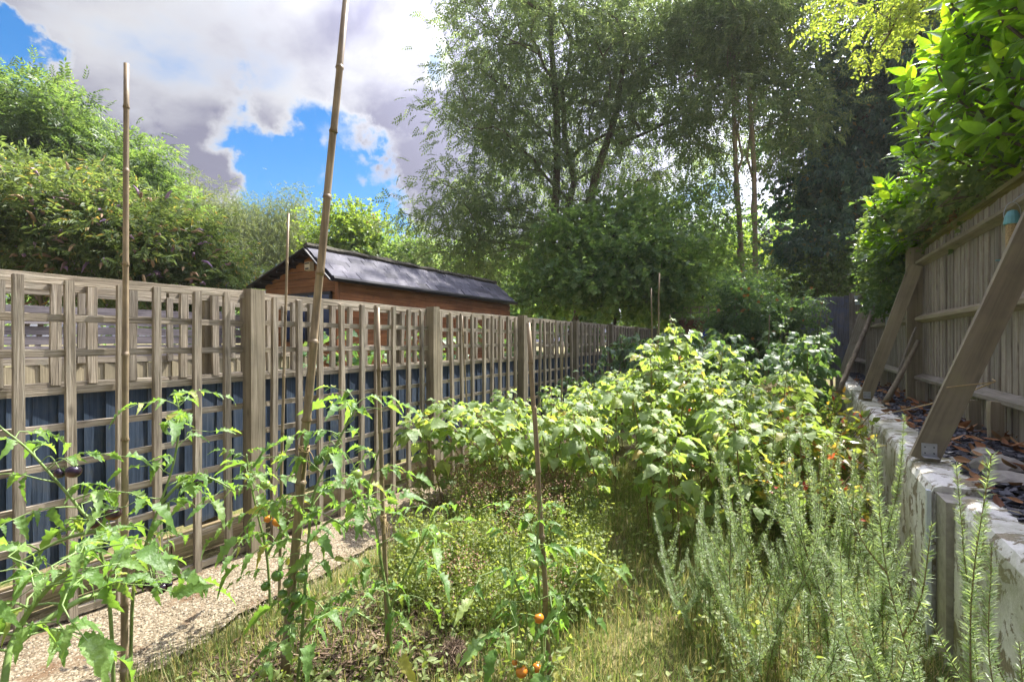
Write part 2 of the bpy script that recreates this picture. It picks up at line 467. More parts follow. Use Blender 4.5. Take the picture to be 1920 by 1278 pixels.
def tomat(name, a, b, c=None):
    m, nt, N, L, out = new_mat(name)
    tc = N('ShaderNodeTexCoord'); s = N('ShaderNodeSeparateXYZ'); L(tc.outputs['Object'], s.inputs[0])
    nz = noise(N, L, tc.outputs['Object'], 30, 3)
    mr = N('ShaderNodeMapRange'); mr.inputs['From Min'].default_value = -.028; mr.inputs['From Max'].default_value = .022
    L(s.outputs['Z'], mr.inputs['Value'])
    ad = N('ShaderNodeMath'); ad.operation = 'ADD'; L(mr.outputs[0], ad.inputs[0])
    k = N('ShaderNodeMath'); k.operation = 'MULTIPLY_ADD'; k.inputs[1].default_value = .5; k.inputs[2].default_value = -.25
    L(nz, k.inputs[0]); L(k.outputs[0], ad.inputs[1])
    col = ramp(N, L, ad.outputs[0], [(.1, a), (.6, b)])
    p = N('ShaderNodeBsdfPrincipled'); p.inputs['Roughness'].default_value = .18; p.inputs['Specular IOR Level'].default_value = .55
    p.inputs['Subsurface Weight'].default_value = .15; p.inputs['Subsurface Radius'].default_value = (.01, .006, .002); p.inputs['Subsurface Scale'].default_value = .5
    L(col, p.inputs['Base Color']); L(p.outputs[0], out.inputs[0])
    return m
M_FR = {'purple': tomat('purple_tomato', (.11, .03, .025), (.018, .010, .022)), 'bronze': tomat('bronze_tomato', (.42, .12, .03), (.03, .012, .02)),
        'green': tomat('green_tomato', (.20, .30, .07), (.09, .19, .035)), 'lime': tomat('pale_green_tomato', (.36, .42, .12), (.24, .33, .08)),
        'orange': tomat('orange_tomato', (.72, .20, .03), (.66, .24, .035))}

def ground_mat():
    m, nt, N, L, out = new_mat('dry_lawn_soil')
    tc = N('ShaderNodeTexCoord')
    a = noise(N, L, tc.outputs['Object'], 1.6, 6, .62)
    b = noise(N, L, tc.outputs['Object'], 38, 5, .7)
    c1 = ramp(N, L, b, [(.3, (.085, .06, .038)), (.55, (.17, .13, .08)), (.75, (.30, .24, .15))])
    c2 = ramp(N, L, b, [(.3, (.08, .10, .03)), (.55, (.17, .17, .06)), (.75, (.32, .28, .14))])
    mr = N('ShaderNodeMapRange'); mr.inputs['From Min'].default_value = .42; mr.inputs['From Max'].default_value = .58; L(a, mr.inputs['Value'])
    c = mixc(N, L, mr.outputs[0], c1, c2)
    p = N('ShaderNodeBsdfPrincipled'); p.inputs['Roughness'].default_value = .95; p.inputs['Specular IOR Level'].default_value = .1
    L(c, p.inputs['Base Color']); L(bump(N, L, b, .8, .02), p.inputs['Normal']); L(p.outputs[0], out.inputs[0])
    return m
M_GROUND = ground_mat()

def path_mat():
    m, nt, N, L, out = new_mat('exposed_aggregate')
    tc = N('ShaderNodeTexCoord')
    v = N('ShaderNodeTexVoronoi'); v.inputs['Scale'].default_value = 85; L(tc.outputs['Object'], v.inputs['Vector'])
    a = noise(N, L, tc.outputs['Object'], 4.5, 6, .65)
    sx = N('ShaderNodeSeparateColor'); L(v.outputs['Color'], sx.inputs[0])
    c = ramp(N, L, sx.outputs[0], [(0, (.15, .123, .082)), (.5, (.25, .21, .145)), (1, (.37, .325, .24))])
    d = ramp(N, L, v.outputs['Distance'], [(.25, (1, 1, 1)), (.7, (.45, .4, .35))])
    c = mixc(N, L, .7, c, d, 'MULTIPLY')
    mr = N('ShaderNodeMapRange'); mr.inputs['From Min'].default_value = .53; mr.inputs['From Max'].default_value = .64; L(a, mr.inputs['Value'])
    c = mixc(N, L, mr.outputs[0], c, (.13, .085, .05))
    p = N('ShaderNodeBsdfPrincipled'); p.inputs['Roughness'].default_value = .9; p.inputs['Specular IOR Level'].default_value = .15
    inv = N('ShaderNodeMath'); inv.operation = 'SUBTRACT'; inv.inputs[0].default_value = 1; L(v.outputs['Distance'], inv.inputs[1])
    L(c, p.inputs['Base Color']); L(bump(N, L, inv.outputs[0], .7, .006), p.inputs['Normal']); L(p.outputs[0], out.inputs[0])
    return m
M_PATH = path_mat()

def wall_mat():
    m, nt, N, L, out = new_mat('flaking_white_paint')
    tc = N('ShaderNodeTexCoord')
    a = noise(N, L, tc.outputs['Object'], 9, 8, .7, .4)
    b = noise(N, L, tc.outputs['Object'], 60, 4, .7)
    c0 = ramp(N, L, b, [(.3, (.64, .625, .58)), (.7, (.82, .81, .77))])
    c1 = ramp(N, L, b, [(.3, (.17, .14, .10)), (.7, (.36, .31, .23))])
    mr = N('ShaderNodeMapRange'); mr.inputs['From Min'].default_value = .52; mr.inputs['From Max'].default_value = .55; L(a, mr.inputs['Value'])
    c = mixc(N, L, mr.outputs[0], c0, c1)
    d = noise(N, L, tc.outputs['Object'], 2.6, 5, .6)
    mr2 = N('ShaderNodeMapRange'); mr2.inputs['From Min'].default_value = .44; mr2.inputs['From Max'].default_value = .66; mr2.inputs['To Max'].default_value = .65; L(d, mr2.inputs['Value'])
    c = mixc(N, L, mr2.outputs[0], c, (.24, .25, .12))
    p = N('ShaderNodeBsdfPrincipled'); p.inputs['Roughness'].default_value = .85; p.inputs['Specular IOR Level'].default_value = .2
    L(c, p.inputs['Base Color'])
    ad = N('ShaderNodeMath'); ad.operation = 'SUBTRACT'; L(b, ad.inputs[0]); L(mr.outputs[0], ad.inputs[1])
    L(bump(N, L, ad.outputs[0], .5, .004), p.inputs['Normal']); L(p.outputs[0], out.inputs[0])
    return m
M_WALL = wall_mat()
M_CONC = plain('grey_concrete', (.33, .31, .27), .9, .2, .3, 14, bstr=.5)
M_SLATEC = islandm('slate_chips', [(0, (.035, .038, .055)), (.6, (.07, .075, .10)), (1, (.14, .14, .16))], .6)
M_LITTER = islandm('dead_leaves', [(0, (.12, .05, .025)), (.5, (.27, .12, .05)), (1, (.36, .22, .11))], .8)
M_STRAW = islandm('straw', [(0, (.20, .15, .085)), (.5, (.36, .29, .17)), (1, (.48, .40, .26))], .8)
M_PEB = islandm('pebbles', [(0, (.12, .098, .066)), (.5, (.25, .21, .145)), (.85, (.36, .315, .235)), (1, (.18, .17, .155))], .85)
M_MULCH = islandm('wood_mulch', [(0, (.045, .028, .02)), (.6, (.11, .072, .048)), (1, (.22, .165, .115))], .9)
M_ROOF = plain('slate_tile', (.075, .075, .10), .75, .22, .35, 9, bstr=.3, col2=(.13, .125, .155))
def roof_mat():
    m, nt, N, L, out = new_mat('roof_slate')
    tc = N('ShaderNodeTexCoord'); oi = N('ShaderNodeObjectInfo')
    nz = noise(N, L, tc.outputs['Object'], 14, 6, .7)
    c = ramp(N, L, oi.outputs['Random'], [(0, (.045, .045, .062)), (.5, (.085, .085, .115)), (1, (.14, .135, .165))])
    c = mixc(N, L, .8, c, ramp(N, L, nz, [(.3, (.55, .55, .55)), (.65, (1.25, 1.25, 1.2))]), 'MULTIPLY')
    p = N('ShaderNodeBsdfPrincipled'); p.inputs['Roughness'].default_value = .7; p.inputs['Specular IOR Level'].default_value = .25
    L(c, p.inputs['Base Color']); L(bump(N, L, nz, .4, .01), p.inputs['Normal']); L(p.outputs[0], out.inputs[0])
    return m
M_TILE = roof_mat()
M_ROOFM = plain('mossy_ridge', (.07, .065, .05), .9, .2, .5, 20, bstr=.8)
M_BLACK = plain('black_fascia', (.012, .012, .016), .4, .5, .3)
M_GLASS = plain('dark_window_glass', (.012, .03, .09), .06, .7, .2, 4)
M_CREAM = plain('cream_plastic', (.66, .58, .42), .4, .5, .1)
M_WHITE = plain('white_enamel', (.62, .66, .76), .35, .5, .15, 8)
M_METAL = plain('galvanised_metal', (.45, .47, .50), .45, .5, .15, 20, metal=.7)
M_TEAL = plain('teal_plastic', (.14, .36, .40), .35, .5, .1)
M_SEED = plain('bird_seed', (.42, .31, .17), .8, .2, .5, 160)
M_STONE = plain('pale_rock', (.36, .34, .31), .9, .2, .35, 11, bstr=.8)
M_BRICK = plain('brick', (.42, .16, .08), .85, .2, .3, 12)
M_REND = plain('rendered_wall', (.62, .58, .52), .9, .2, .1, 5)
M_TARP = plain('blue_tarpaulin', (.012, .03, .22), .45, .4, .3, 6)
M_SOIL = plain('dark_soil', (.07, .05, .035), .95, .1, .4, 25, bstr=.9)

# ------------------------------------------------------------------ setting: ground, path, terrace, retaining wall
def ground():
    # near part finely divided and uneven, far part to the horizon
    xs = np.concatenate([[-400, -120, -50, -25, -12, -7], np.linspace(-5, 2.5, 76), [4, 8, 16, 40, 120, 400]])
    ys = np.concatenate([[-200, -60, -20, -6, -2], np.linspace(-1, 13, 141), [15, 19, 28, 60, 150, 500]])
    X, Y = np.meshgrid(xs, ys)
    Z = .018 * np.sin(X * 5.1 + Y * 2.2) + .014 * np.sin(X * 9.7 - Y * 7.3) + .012 * np.sin(X * 17 + Y * 15)
    Z += rng.normal(0, .008, Z.shape) - .045
    Z[(X < -2.2) & (X > -3.7)] = -.03
    far = (np.abs(X) > 6) | (Y > 13.5) | (Y < -1.5); Z[far] = -.03
    V = np.stack([X, Y, Z], -1).reshape(-1, 3)
    nx = len(xs); ny = len(ys)
    i = (np.arange(ny - 1)[:, None] * nx + np.arange(nx - 1)[None]).ravel()
    T = np.concatenate([np.stack([i, i + 1, i + nx + 1], -1), np.stack([i, i + nx + 1, i + nx], -1)])
    o = obj('ground', mesh_np('ground', V, T, M_GROUND, smooth=True)); tag(o, 'dry lawn and bare soil across the garden', 'ground', kind='structure')
ground()

def path():
    g = Geo()
    n = 60
    ys = np.linspace(-1, 3.7, n)
    e = -2.50 + .05 * np.sin(ys * 2.3) + .03 * np.sin(ys * 7) + rng.normal(0, .012, n)
    V = []; T = []
    for i, y in enumerate(ys):
        for f in (0, .25, .5, .75, 1):
            x = -3.36 + f * (e[i] + 3.36)
            V.append((x, y, .012 - .012 * (f == 1) + rng.normal(0, .002)))
    for i in range(n - 1):
        for k in range(4):
            a = i * 5 + k; T += [(a, a + 1, a + 6), (a, a + 6, a + 5)]
    o = obj('path', mesh_np('path', V, T, M_PATH)); tag(o, 'pale exposed aggregate path beside the trellis fence', 'path', kind='structure')
    # loose gravel
    N_ = 9000
    pos = np.stack([rng.uniform(-3.2, -2.42, N_), rng.uniform(.3, 3.6, N_), np.full(N_, .014)], -1)
    V = np.array([(1, 0, 0), (-1, 0, 0), (0, 1, 0), (0, -1, 0), (0, 0, .6), (0, 0, -.6)], float)
    T = np.array([(0, 2, 4), (2, 1, 4), (1, 3, 4), (3, 0, 4), (2, 0, 5), (1, 2, 5), (3, 1, 5), (0, 3, 5)])
    R = frames(norm(rng.normal(size=(N_, 3)) * [1, 1, .2]), np.tile([0, 0, 1.], (N_, 1)))
    W, TT = scatter(V, T, R, pos, rng.uniform(.0022, .006, N_))
    o = obj('loose_gravel', mesh_np('loose_gravel', W, TT, M_PEB)); tag(o, 'loose pale gravel lying on the path', 'gravel', kind='stuff')
path()

WALLX = lambda y: .60 + max(0, y - 3.0) * .035
TZ = .765
def terrace():
    ys = np.linspace(-1, 13.2, 72); V = []; T = []
    for i, y in enumerate(ys):
        for k, f in enumerate((0, .35, .7, 1)):
            x = WALLX(y) + .12; V.append((x + f * (1.9 - x), y, TZ - .03 + rng.normal(0, .012)))
    for i in range(71):
        for k in range(3):
            a = i * 4 + k; T += [(a, a + 1, a + 5), (a, a + 5, a + 4)]
    o = obj('terrace', mesh_np('terrace', V, T, M_SOIL)); tag(o, 'raised soil terrace behind the retaining wall', 'terrace', kind='structure')
    n = 4200
    y = rng.uniform(1.0, 12.5, n); x = np.array([WALLX(a) for a in y]) + .2 + rng.uniform(0, 1, n) * (1.36 - .2 - np.array([WALLX(a) for a in y]))
    pos = np.stack([x, y, np.full(n, TZ - .005) + rng.uniform(0, .02, n)], -1)
    V, T = box(-.5, .5, -.7, .7, -.1, .1)
    V[4:, 0] *= .8; V[[0, 5], 1] *= .6
    R = frames(norm(rng.normal(size=(n, 3)) * [1, 1, .25]), norm(rng.normal(size=(n, 3)) * .35 + [0, 0, 1]))
    W, TT = scatter(V, T, R, pos, rng.uniform(.018, .045, n))
    o = obj('slate_chippings', mesh_np('slate_chippings', W, TT, M_SLATEC)); tag(o, 'dark slate chippings covering the raised strip by the fence', 'slate chips', kind='stuff')
    n = 420
    y = 1.0 + 9 * rng.uniform(0, 1, n) ** 1.3; x = np.array([WALLX(a) for a in y]) + .1 + rng.uniform(0, 1, n) ** .8 * .62
    pos = np.stack([x, y, np.full(n, TZ + .03) + rng.uniform(0, .02, n)], -1)
    V, T = leaf_t(1.0, .45, 4, .25, -.3)
    R = frames(norm(rng.normal(size=(n, 3)) * [1, 1, .3]), norm(rng.normal(size=(n, 3)) * .5 + [0, 0, 1]))
    W, TT = scatter(V, T, R, pos, rng.uniform(.05, .11, n))
    o = obj('dead_leaf_litter', mesh_np('dead_leaf_litter', W, TT, M_LITTER)); tag(o, 'brown dead leaves scattered over the slate chippings', 'dead leaves', kind='stuff')

def leaf_t(L, W, n=5, fold=.25, droop=.25, serr=0., tipw=.0, prof=.62, wave=0.):
    """leaf blade: base at origin, along +Y, normal +Z"""
    s = np.linspace(0, 1, n + 1)
    w = W / 2 * (np.sin(np.pi * s ** prof) ** .85)
    V = []; T = []
    mid = []; le = []; ri = []
    for i, si in enumerate(s):
        z = -droop * L * si ** 2
        mid.append(len(V)); V.append((0, si * L, z))
        if 0 < i < n:
            ww = w[i] * (1 + (serr if i % 2 else -serr)); yy = si * L + (serr * .25 * L / n if i % 2 else -serr * .3 * L / n)
            zz = z + fold * ww + wave * ww * math.sin(i * 2.4)
            z2 = z + fold * ww + wave * ww * math.sin(i * 2.4 + 1.3)
            le.append(len(V)); V.append((-ww, yy, zz)); ri.append(len(V)); V.append((ww, yy, z2))
        else:
            le.append(mid[-1]); ri.append(mid[-1])
    for i in range(n):
        for (a, b, c, d) in ((mid[i], mid[i + 1], le[i + 1], le[i]), (mid[i + 1], mid[i], ri[i], ri[i + 1])):
            for t in ((a, b, c), (a, c, d)):
                if len(set(t)) == 3: T.append(t)
    return np.array(V), np.array(T)

def xform(V, f, up, pos, s=1.0):
    R = frames(np.asarray(f, float)[None], np.asarray(up, float)[None])[0]
    return (R @ np.asarray(V).T).T * s + np.asarray(pos, float)

terrace()

def retaining_wall():
    t = thing('retaining_wall', 'white painted retaining wall with flaking paint along the raised terrace', 'wall', (.6, 3, 0))
    def seg(y0, y1, dx, name, thick=.24, top=TZ):
        n = max(4, int((y1 - y0) / .06)); prof = [(0, -.05), (0, .2), (0, .4), (0, .6), (.005, top - .05), (.02, top - .012), (.05, top), (thick * .6, top), (thick, top), (thick, top - .3)]
        V = []; T = []; m = len(prof)
        for i in range(n + 1):
            y = y0 + (y1 - y0) * i / n
            for (px, pz) in prof:
                k = .0018
                V.append((WALLX(y) + dx + px + rng.normal(0, k), y + rng.normal(0, .004), pz + rng.normal(0, k * .8)))
        for i in range(n):
            for j in range(m - 1):
                a = i * m + j; T += [(a, a + 1, a + m + 1), (a, a + m + 1, a + m)]
        for base, rev in ((0, False), (n * m, True)):
            for j in range(1, m - 1):
                q = (base, base + j, base + j + 1); T.append(q[::-1] if not rev else q)
        obj(name, mesh_np(name, np.array(V) - [.6, 3, 0], T, M_WALL, smooth=False), t, (.6, 3, 0))
    seg(3.02, 12.8, 0, 'wall_section')
    seg(-.6, 2.84, .05, 'wall_section')
    g = Geo(); g.add(*box(.625, .85, 2.845, 3.015, -.05, TZ - .03)); obj('pier', g.mesh('pier', M_CONC, origin=(.6, 3, 0)), t, (.6, 3, 0))
    g = Geo(); g.add(*box(.585, .603, 2.985, 3.012, .05, TZ - .02)); obj('edge_strip', g.mesh('edge_strip', M_WHITE, origin=(.6, 3, 0)), t, (.6, 3, 0))
retaining_wall()

# ------------------------------------------------------------------ timber
PLANKS = {}
def plank(w, d, l, mat, var=4, seg=4, wob=.0025, key=None):
    """shared meshes of a board standing along +Z, origin at its foot"""
    k = (round(w, 4), round(d, 4), round(l, 3), mat.name)
    if k not in PLANKS:
        L_ = []
        for q in range(var):
            V = []; T = []
            bow = rng.normal(0, wob * 1.2, 2)
            for i in range(seg + 1):
                f = i / seg; ox = bow[0] * math.sin(f * 3.1) + rng.normal(0, wob * .3); oy = bow[1] * math.sin(f * 3.1)
                for (sx, sy) in ((-1, -1), (1, -1), (1, 1), (-1, 1)):
                    V.append((sx * w / 2 + ox + rng.normal(0, wob * .5), sy * d / 2 + oy + rng.normal(0, wob * .3), f * l + (rng.normal(0, wob * 1.5) if i in (0, seg) else 0)))
            for i in range(seg):
                for j in range(4):
                    a = i * 4 + j; b = i * 4 + (j + 1) % 4; T += [(a, b, b + 4), (a, b + 4, a + 4)]
            e = seg * 4; T += [(0, 2, 1), (0, 3, 2), (e, e + 1, e + 2), (e, e + 2, e + 3)]
            L_.append(mesh_np('plank', V, T, mat))
        PLANKS[k] = L_
    return PLANKS[k][random.randrange(var)]

ALONG_Y = Euler((math.radians(-90), 0, 0)).to_quaternion()   # local Z to world +Y
ALONG_X = Euler((0, math.radians(90), 0)).to_quaternion()
def jit(q, a=.006):
    return Euler((random.gauss(0, a), random.gauss(0, a), random.gauss(0, a * 2))).to_quaternion() @ q

POSTS_L = [.03 + 1.925 * k for k in range(8)]
XL = -3.23
def trellis_fence():
    t = thing('trellis_fence', 'weathered full height square lattice trellis fence on timber posts beside the path', 'fence', (XL, 2, 0))
    for y in POSTS_L:
        obj('post', plank(.10, .10, 1.83, M_POST, seg=3, wob=.001), t, (XL + .035, y, -.01), jit(Quaternion(), .004))
    for a, b in zip(POSTS_L[:-1], POSTS_L[1:]):
        a2, b2 = a + .052, b - .052
        n = 9
        sp = (b2 - a2) / n
        for k in range(n):
            y = a2 + sp * (k + .5) + random.gauss(0, .006)
            obj('upright_slat', plank(.039, .032, 1.76, M_SLAT), t, (XL + .016 + random.gauss(0, .002), y, .02 + random.gauss(0, .006)), jit(Quaternion((0, 0, 1), math.pi / 2), .006))
        for k in range(10):
            z = .05 + .193 * k + random.gauss(0, .003)
            top = k == 9
            obj('cross_slat', plank(.05 if top else .036, .036 if top else .024, b2 - a2, M_SLAT), t, (XL - .016, a2, z if not top else 1.782), jit(ALONG_Y, .0025) @ Quaternion((0, 0, 1), math.pi / 2))
trellis_fence()

def rear_fence():
    X = -3.58
    t = thing('featheredge_fence', 'dark blue stained board fence topped with open trellis behind the lattice fence', 'fence', (X, 2, 0))
    y = -.2; 
    while y < 14.6:
        obj('board', plank(.125, .016, .98, M_DARK, seg=2), t, (X + random.gauss(0, .003), y, .20 + random.gauss(0, .004)), Euler((0, 0, math.pi / 2 + .10)).to_quaternion())
        y += .108 + random.gauss(0, .003)
    for k in range(8):
        y0 = -.3 + 1.9 * k
        obj('gravel_board', plank(.17, .03, 1.89, M_GRAV), t, (X + .03, y0, .085), ALONG_Y @ Quaternion((0, 0, 1), math.pi / 2))
        obj('post', plank(.09, .09, 1.83, M_POST, seg=3, wob=.001), t, (X - .06, y0 + .28, 0), jit(Quaternion(), .004))
        obj('cap_rail', plank(.045, .06, 1.89, M_SLAT), t, (X, y0, 1.205), ALONG_Y @ Quaternion((0, 0, 1), math.pi / 2))
        for z in (1.40, 1.60, 1.775):
            obj('cross_slat', plank(.042, .026, 1.89, M_SLAT), t, (X - .012, y0, z), jit(ALONG_Y, .002) @ Quaternion((0, 0, 1), math.pi / 2))
        for q in range(9):
            obj('upright_slat', plank(.044, .032, .58, M_SLAT), t, (X + .017, y0 + .1 + .2 * q + random.gauss(0, .01), 1.22), jit(Quaternion((0, 0, 1), math.pi / 2), .008))
rear_fence()

def neighbour_fences():
    X = -5.2
    t = thing('pale_board_fence', 'low pale vertical board fence with trellis top in the next garden', 'fence', (X, 2, 0))
    y = .2
    while y < 3.9:
        obj('board', plank(.12, .016, 1.27, M_PALE, seg=2), t, (X, y, random.gauss(0, .006)), Euler((0, 0, math.pi / 2 + .10)).to_quaternion())
        y += .105
    for k in range(2):
        y0 = .15 + 1.87 * k
        obj('post', plank(.09, .09, 1.9, M_POST, seg=3, wob=.001), t, (X - .06, y0, 0))
        for z in (1.30, 1.86):
            obj('cross_slat', plank(.05, .028, 1.85, M_SLAT), t, (X, y0, z), ALONG_Y @ Quaternion((0, 0, 1), math.pi / 2))
        for q in range(3):
            obj('upright_slat', plank(.05, .03, .6, M_SLAT), t, (X + .03, y0 + .3 + .6 * q, 1.28), jit(Quaternion((0, 0, 1), math.pi / 2), .008))
    X = -8.0
    t = thing('slatted_panel_fence', 'grey horizontal slat fence panels far across the next garden', 'fence', (X, 2, 0))
    for k in range(3):
        y0 = .6 + 1.85 * k
        obj('post', plank(.09, .09, 1.95, M_PURP, seg=2, wob=.001), t, (X - .05, y0, 0))
        z = .1
        while z < 1.95:
            obj('slat', plank(.105, .018, 1.83, M_PURP), t, (X, y0, z), jit(ALONG_Y, .003) @ Quaternion((0, 0, 1), math.pi / 2))
            z += .125
neighbour_fences()

def shed():
    x0, x1, y0, y1 = -7.85, -6.0, 5.0, 10.25
    rx = -6.5; ez = 2.48; rz = 2.93; zl = 2.42
    t = thing('garden_shed', 'brown timber shed with dark slate roof beyond the trellis', 'shed', (-7, 7, 0))
    g = Geo(); g.add(*box(x0 + .02, x1 - .02, y0 + .02, y1 - .02, 0, 2.36)); obj('inner_wall', g.mesh('inner_wall', M_SHED, origin=(-7, 7, 0)), t, (-7, 7, 0))
    z = .1; 
    while z < ez - .02:
        h = min(.118, ez + .02 - z)
        obj('cladding_board', plank(h, .018, y1 - y0, M_SHED, seg=2, wob=.002), t, (x1 + .004, y0, z + h / 2), (ALONG_Y @ Quaternion((0, 0, 1), math.pi / 2 + .09)))
        z += .125
    # gable boards, clipped by the two roof slopes
    z = .1
    def half(zz):
        f = max(0., (zz - ez) / (rz - ez))
        return (x0 + f * (rx - x0) if zz > zl else x0, x1 + f * (rx - x1))
    while z < rz - .05:
        zt = min(z + .118, rz - .03)
        la, ra = half(z); lb, rb = half(zt)
        yy = y0 - .004
        V = [(la, yy, z), (ra, yy, z), (rb, yy + .012, zt), (lb, yy + .012, zt), (la, yy + .02, z), (ra, yy + .02, z), (rb, yy + .02, zt), (lb, yy + .02, zt)]
        T = [(0, 1, 2), (0, 2, 3), (4, 6, 5), (4, 7, 6), (0, 4, 5), (0, 5, 1), (3, 2, 6), (3, 6, 7), (0, 3, 7), (0, 7, 4), (1, 5, 6), (1, 6, 2)]
        # orient grain along local Z
        c = Vector((la, yy, z)); Q = Euler((0, math.radians(90), 0)).to_matrix()
        W = [tuple(Q.transposed() @ (Vector(p) - c)) for p in V]
        obj('gable_board', mesh_np('gable_board', W, T, M_SHEDL), t, c, ALONG_X)
        z += .125
    # roof: right slope of slates
    sl_ = Vector((x1 + .11 - rx, 0, ez - .04 - rz)); ln = sl_.length; sd = sl_.normalized()
    g = Geo()
    nrm = Vector((-sd.z, 0, sd.x)); 
    if nrm.z < 0: nrm = -nrm
    ry0, ry1 = y0 - .2, y1 + .15
    def slab(a, b, thick, mat, name):
        a = Vector(a); b = Vector(b); d = (b - a).normalized(); n = Vector((-d.z, 0, d.x)); n = n if n.z > 0 else -n
        V = []
        for y in (ry0, ry1):
            for p in (a, b, b - n * thick, a - n * thick): V.append((p.x, y, p.z))
        T = [(0, 1, 2), (0, 2, 3), (4, 6, 5), (4, 7, 6)]
        for i in range(4):
            j = (i + 1) % 4; T += [(i, i + 4, j + 4), (i, j + 4, j)]
        obj(name, mesh_np(name, np.array(V) - [-7, 7, 0], T, mat), t, (-7, 7, 0))
    slab((rx, 0, rz - .025), (x1 + .10, 0, ez - .06), .03, M_BLACK, 'roof_deck')
    slab((rx, 0, rz), (x0 - .15, 0, zl - .0), .045, M_BLACK, 'roof_deck')
    rows = 5; rowh = ln / rows
    tm = {}
    for r in range(rows):
        y = ry0 - (.14 if r % 2 else 0); 
        while y < ry1:
            ya, yb = max(y, ry0), min(y + .285, ry1)
            if yb - ya > .05:
                key = round(yb - ya, 2)
                if key not in tm:
                    tm[key] = []
                    for q in range(3):
                        V, T = box(0, rowh * 1.25, 0, key - .014, -.009, .007); V = V + rng.normal(0, .0025, V.shape)
                        tm[key].append(mesh_np('roof_tile', V, T, M_TILE))
                p = Vector((rx, ya, rz)) + sd * (rowh * r - .02) + nrm * (.012)
                X = sd; Z = nrm; 
                Mx = Matrix((X, Vector((0, 1, 0)), Z)).transposed()
                q = Mx.to_quaternion() @ Euler((random.gauss(0, .012), .07 + random.gauss(0, .014), random.gauss(0, .012))).to_quaternion()
                obj('roof_tile', random.choice(tm[key]), t, p, q)
            y += .285
    g = Geo(); pts = [(rx, y, rz + .03 + .008 * math.sin(y * 9)) for y in np.linspace(ry0, ry1, 30)]
    V, T = tube(pts, .055, 6); V += rng.normal(0, .008, V.shape); g.add(V, T)
    obj('ridge', g.mesh('ridge', M_ROOFM, origin=(-7, 7, 0)), t, (-7, 7, 0))
    g = Geo(); pts = [(x1 + .12, y, ez - .075) for y in (ry0, 7, ry1)]; g.add(*tube(pts, .045, 8)); obj('gutter', g.mesh('gutter', M_BLACK, origin=(-7, 7, 0)), t, (-7, 7, 0))
    # barge boards on the gable
    for (a, b) in (((rx, rz + .005), (x1 + .12, ez - .08)), ((rx, rz + .005), (x0 - .16, zl - .01))):
        d = Vector((b[0] - a[0], 0, b[1] - a[1]))
        q = d.to_track_quat('Z', 'Y')
        obj('barge_board', plank(.075, .022, d.length, M_BLACK, var=1, wob=.0005), t, (a[0], ry0 - .012, a[1] - .03), q)
    # batten ends under the left slope
    for k in range(7):
        f = (k + .5) / 7
        px = rx + f * (x0 - .15 - rx); pz = rz + f * (zl - rz) - .07
        g = Geo(); g.add(*box(px - .02, px + .02, ry0 + .01, y0 + .02, pz - .02, pz + .02)); obj('rafter_end', g.mesh('rafter_end', M_BLACK, origin=(-7, 7, 0)), t, (-7, 7, 0))
    # corner trim
    obj('corner_trim', plank(.05, .05, 2.32, M_SHED, var=1), t, (x1 + .01, y0 - .012, .05))
    # window in the gable
    wx0, wx1, wz0, wz1 = -7.3, -6.12, 1.45, 2.24
    fr = Geo()
    for (a, b, c, d) in ((wx0, wx1, wz1 - .04, wz1), (wx0, wx1, wz0, wz0 + .04), (wx0, wx0 + .04, wz0 + .041, wz1 - .041), (wx1 - .04, wx1, wz0 + .041, wz1 - .041), (-6.73, -6.69, wz0 + .041, wz1 - .041)):
        fr.add(*box(a, b, y0 - .04, y0 - .006, c, d))
    w = obj('window', fr.mesh('window', M_BLACK, origin=(-6.7, y0, 2)), t, (-6.7, y0, 2))
    for (a, b) in ((wx0 + .041, -6.731), (-6.689, wx1 - .041)):
        gg = Geo(); gg.add(*box(a, b, y0 - .025, y0 - .015, wz0 + .041, wz1 - .041)); obj('pane', gg.mesh('pane', M_GLASS, origin=(-6.7, y0, 2)), w, (-6.7, y0, 2))
    # alarm box under the ridge
    a = thing('alarm_box', 'cream plastic security alarm box under the shed gable', 'alarm box', (-6.62, y0 - .05, 2.66))
    V, T = box(-.075, .075, -.035, .035, -.075, .075); V[[0, 1, 4, 5], 0] *= .85; V[[0, 1, 4, 5], 2] *= .85
    g = Geo(); g.add(V, T); obj('housing', g.mesh('housing', M_CREAM), a, (-6.62, y0 - .05, 2.66))
    g = Geo(); g.add(*box(-.04, .04, -.041, -.036, -.055, -.03)); g.add(*box(-.05, .05, -.041, -.036, .03, .05)); obj('slot', g.mesh('slot', M_BLACK), a, (-6.62, y0 - .05, 2.66))
shed()

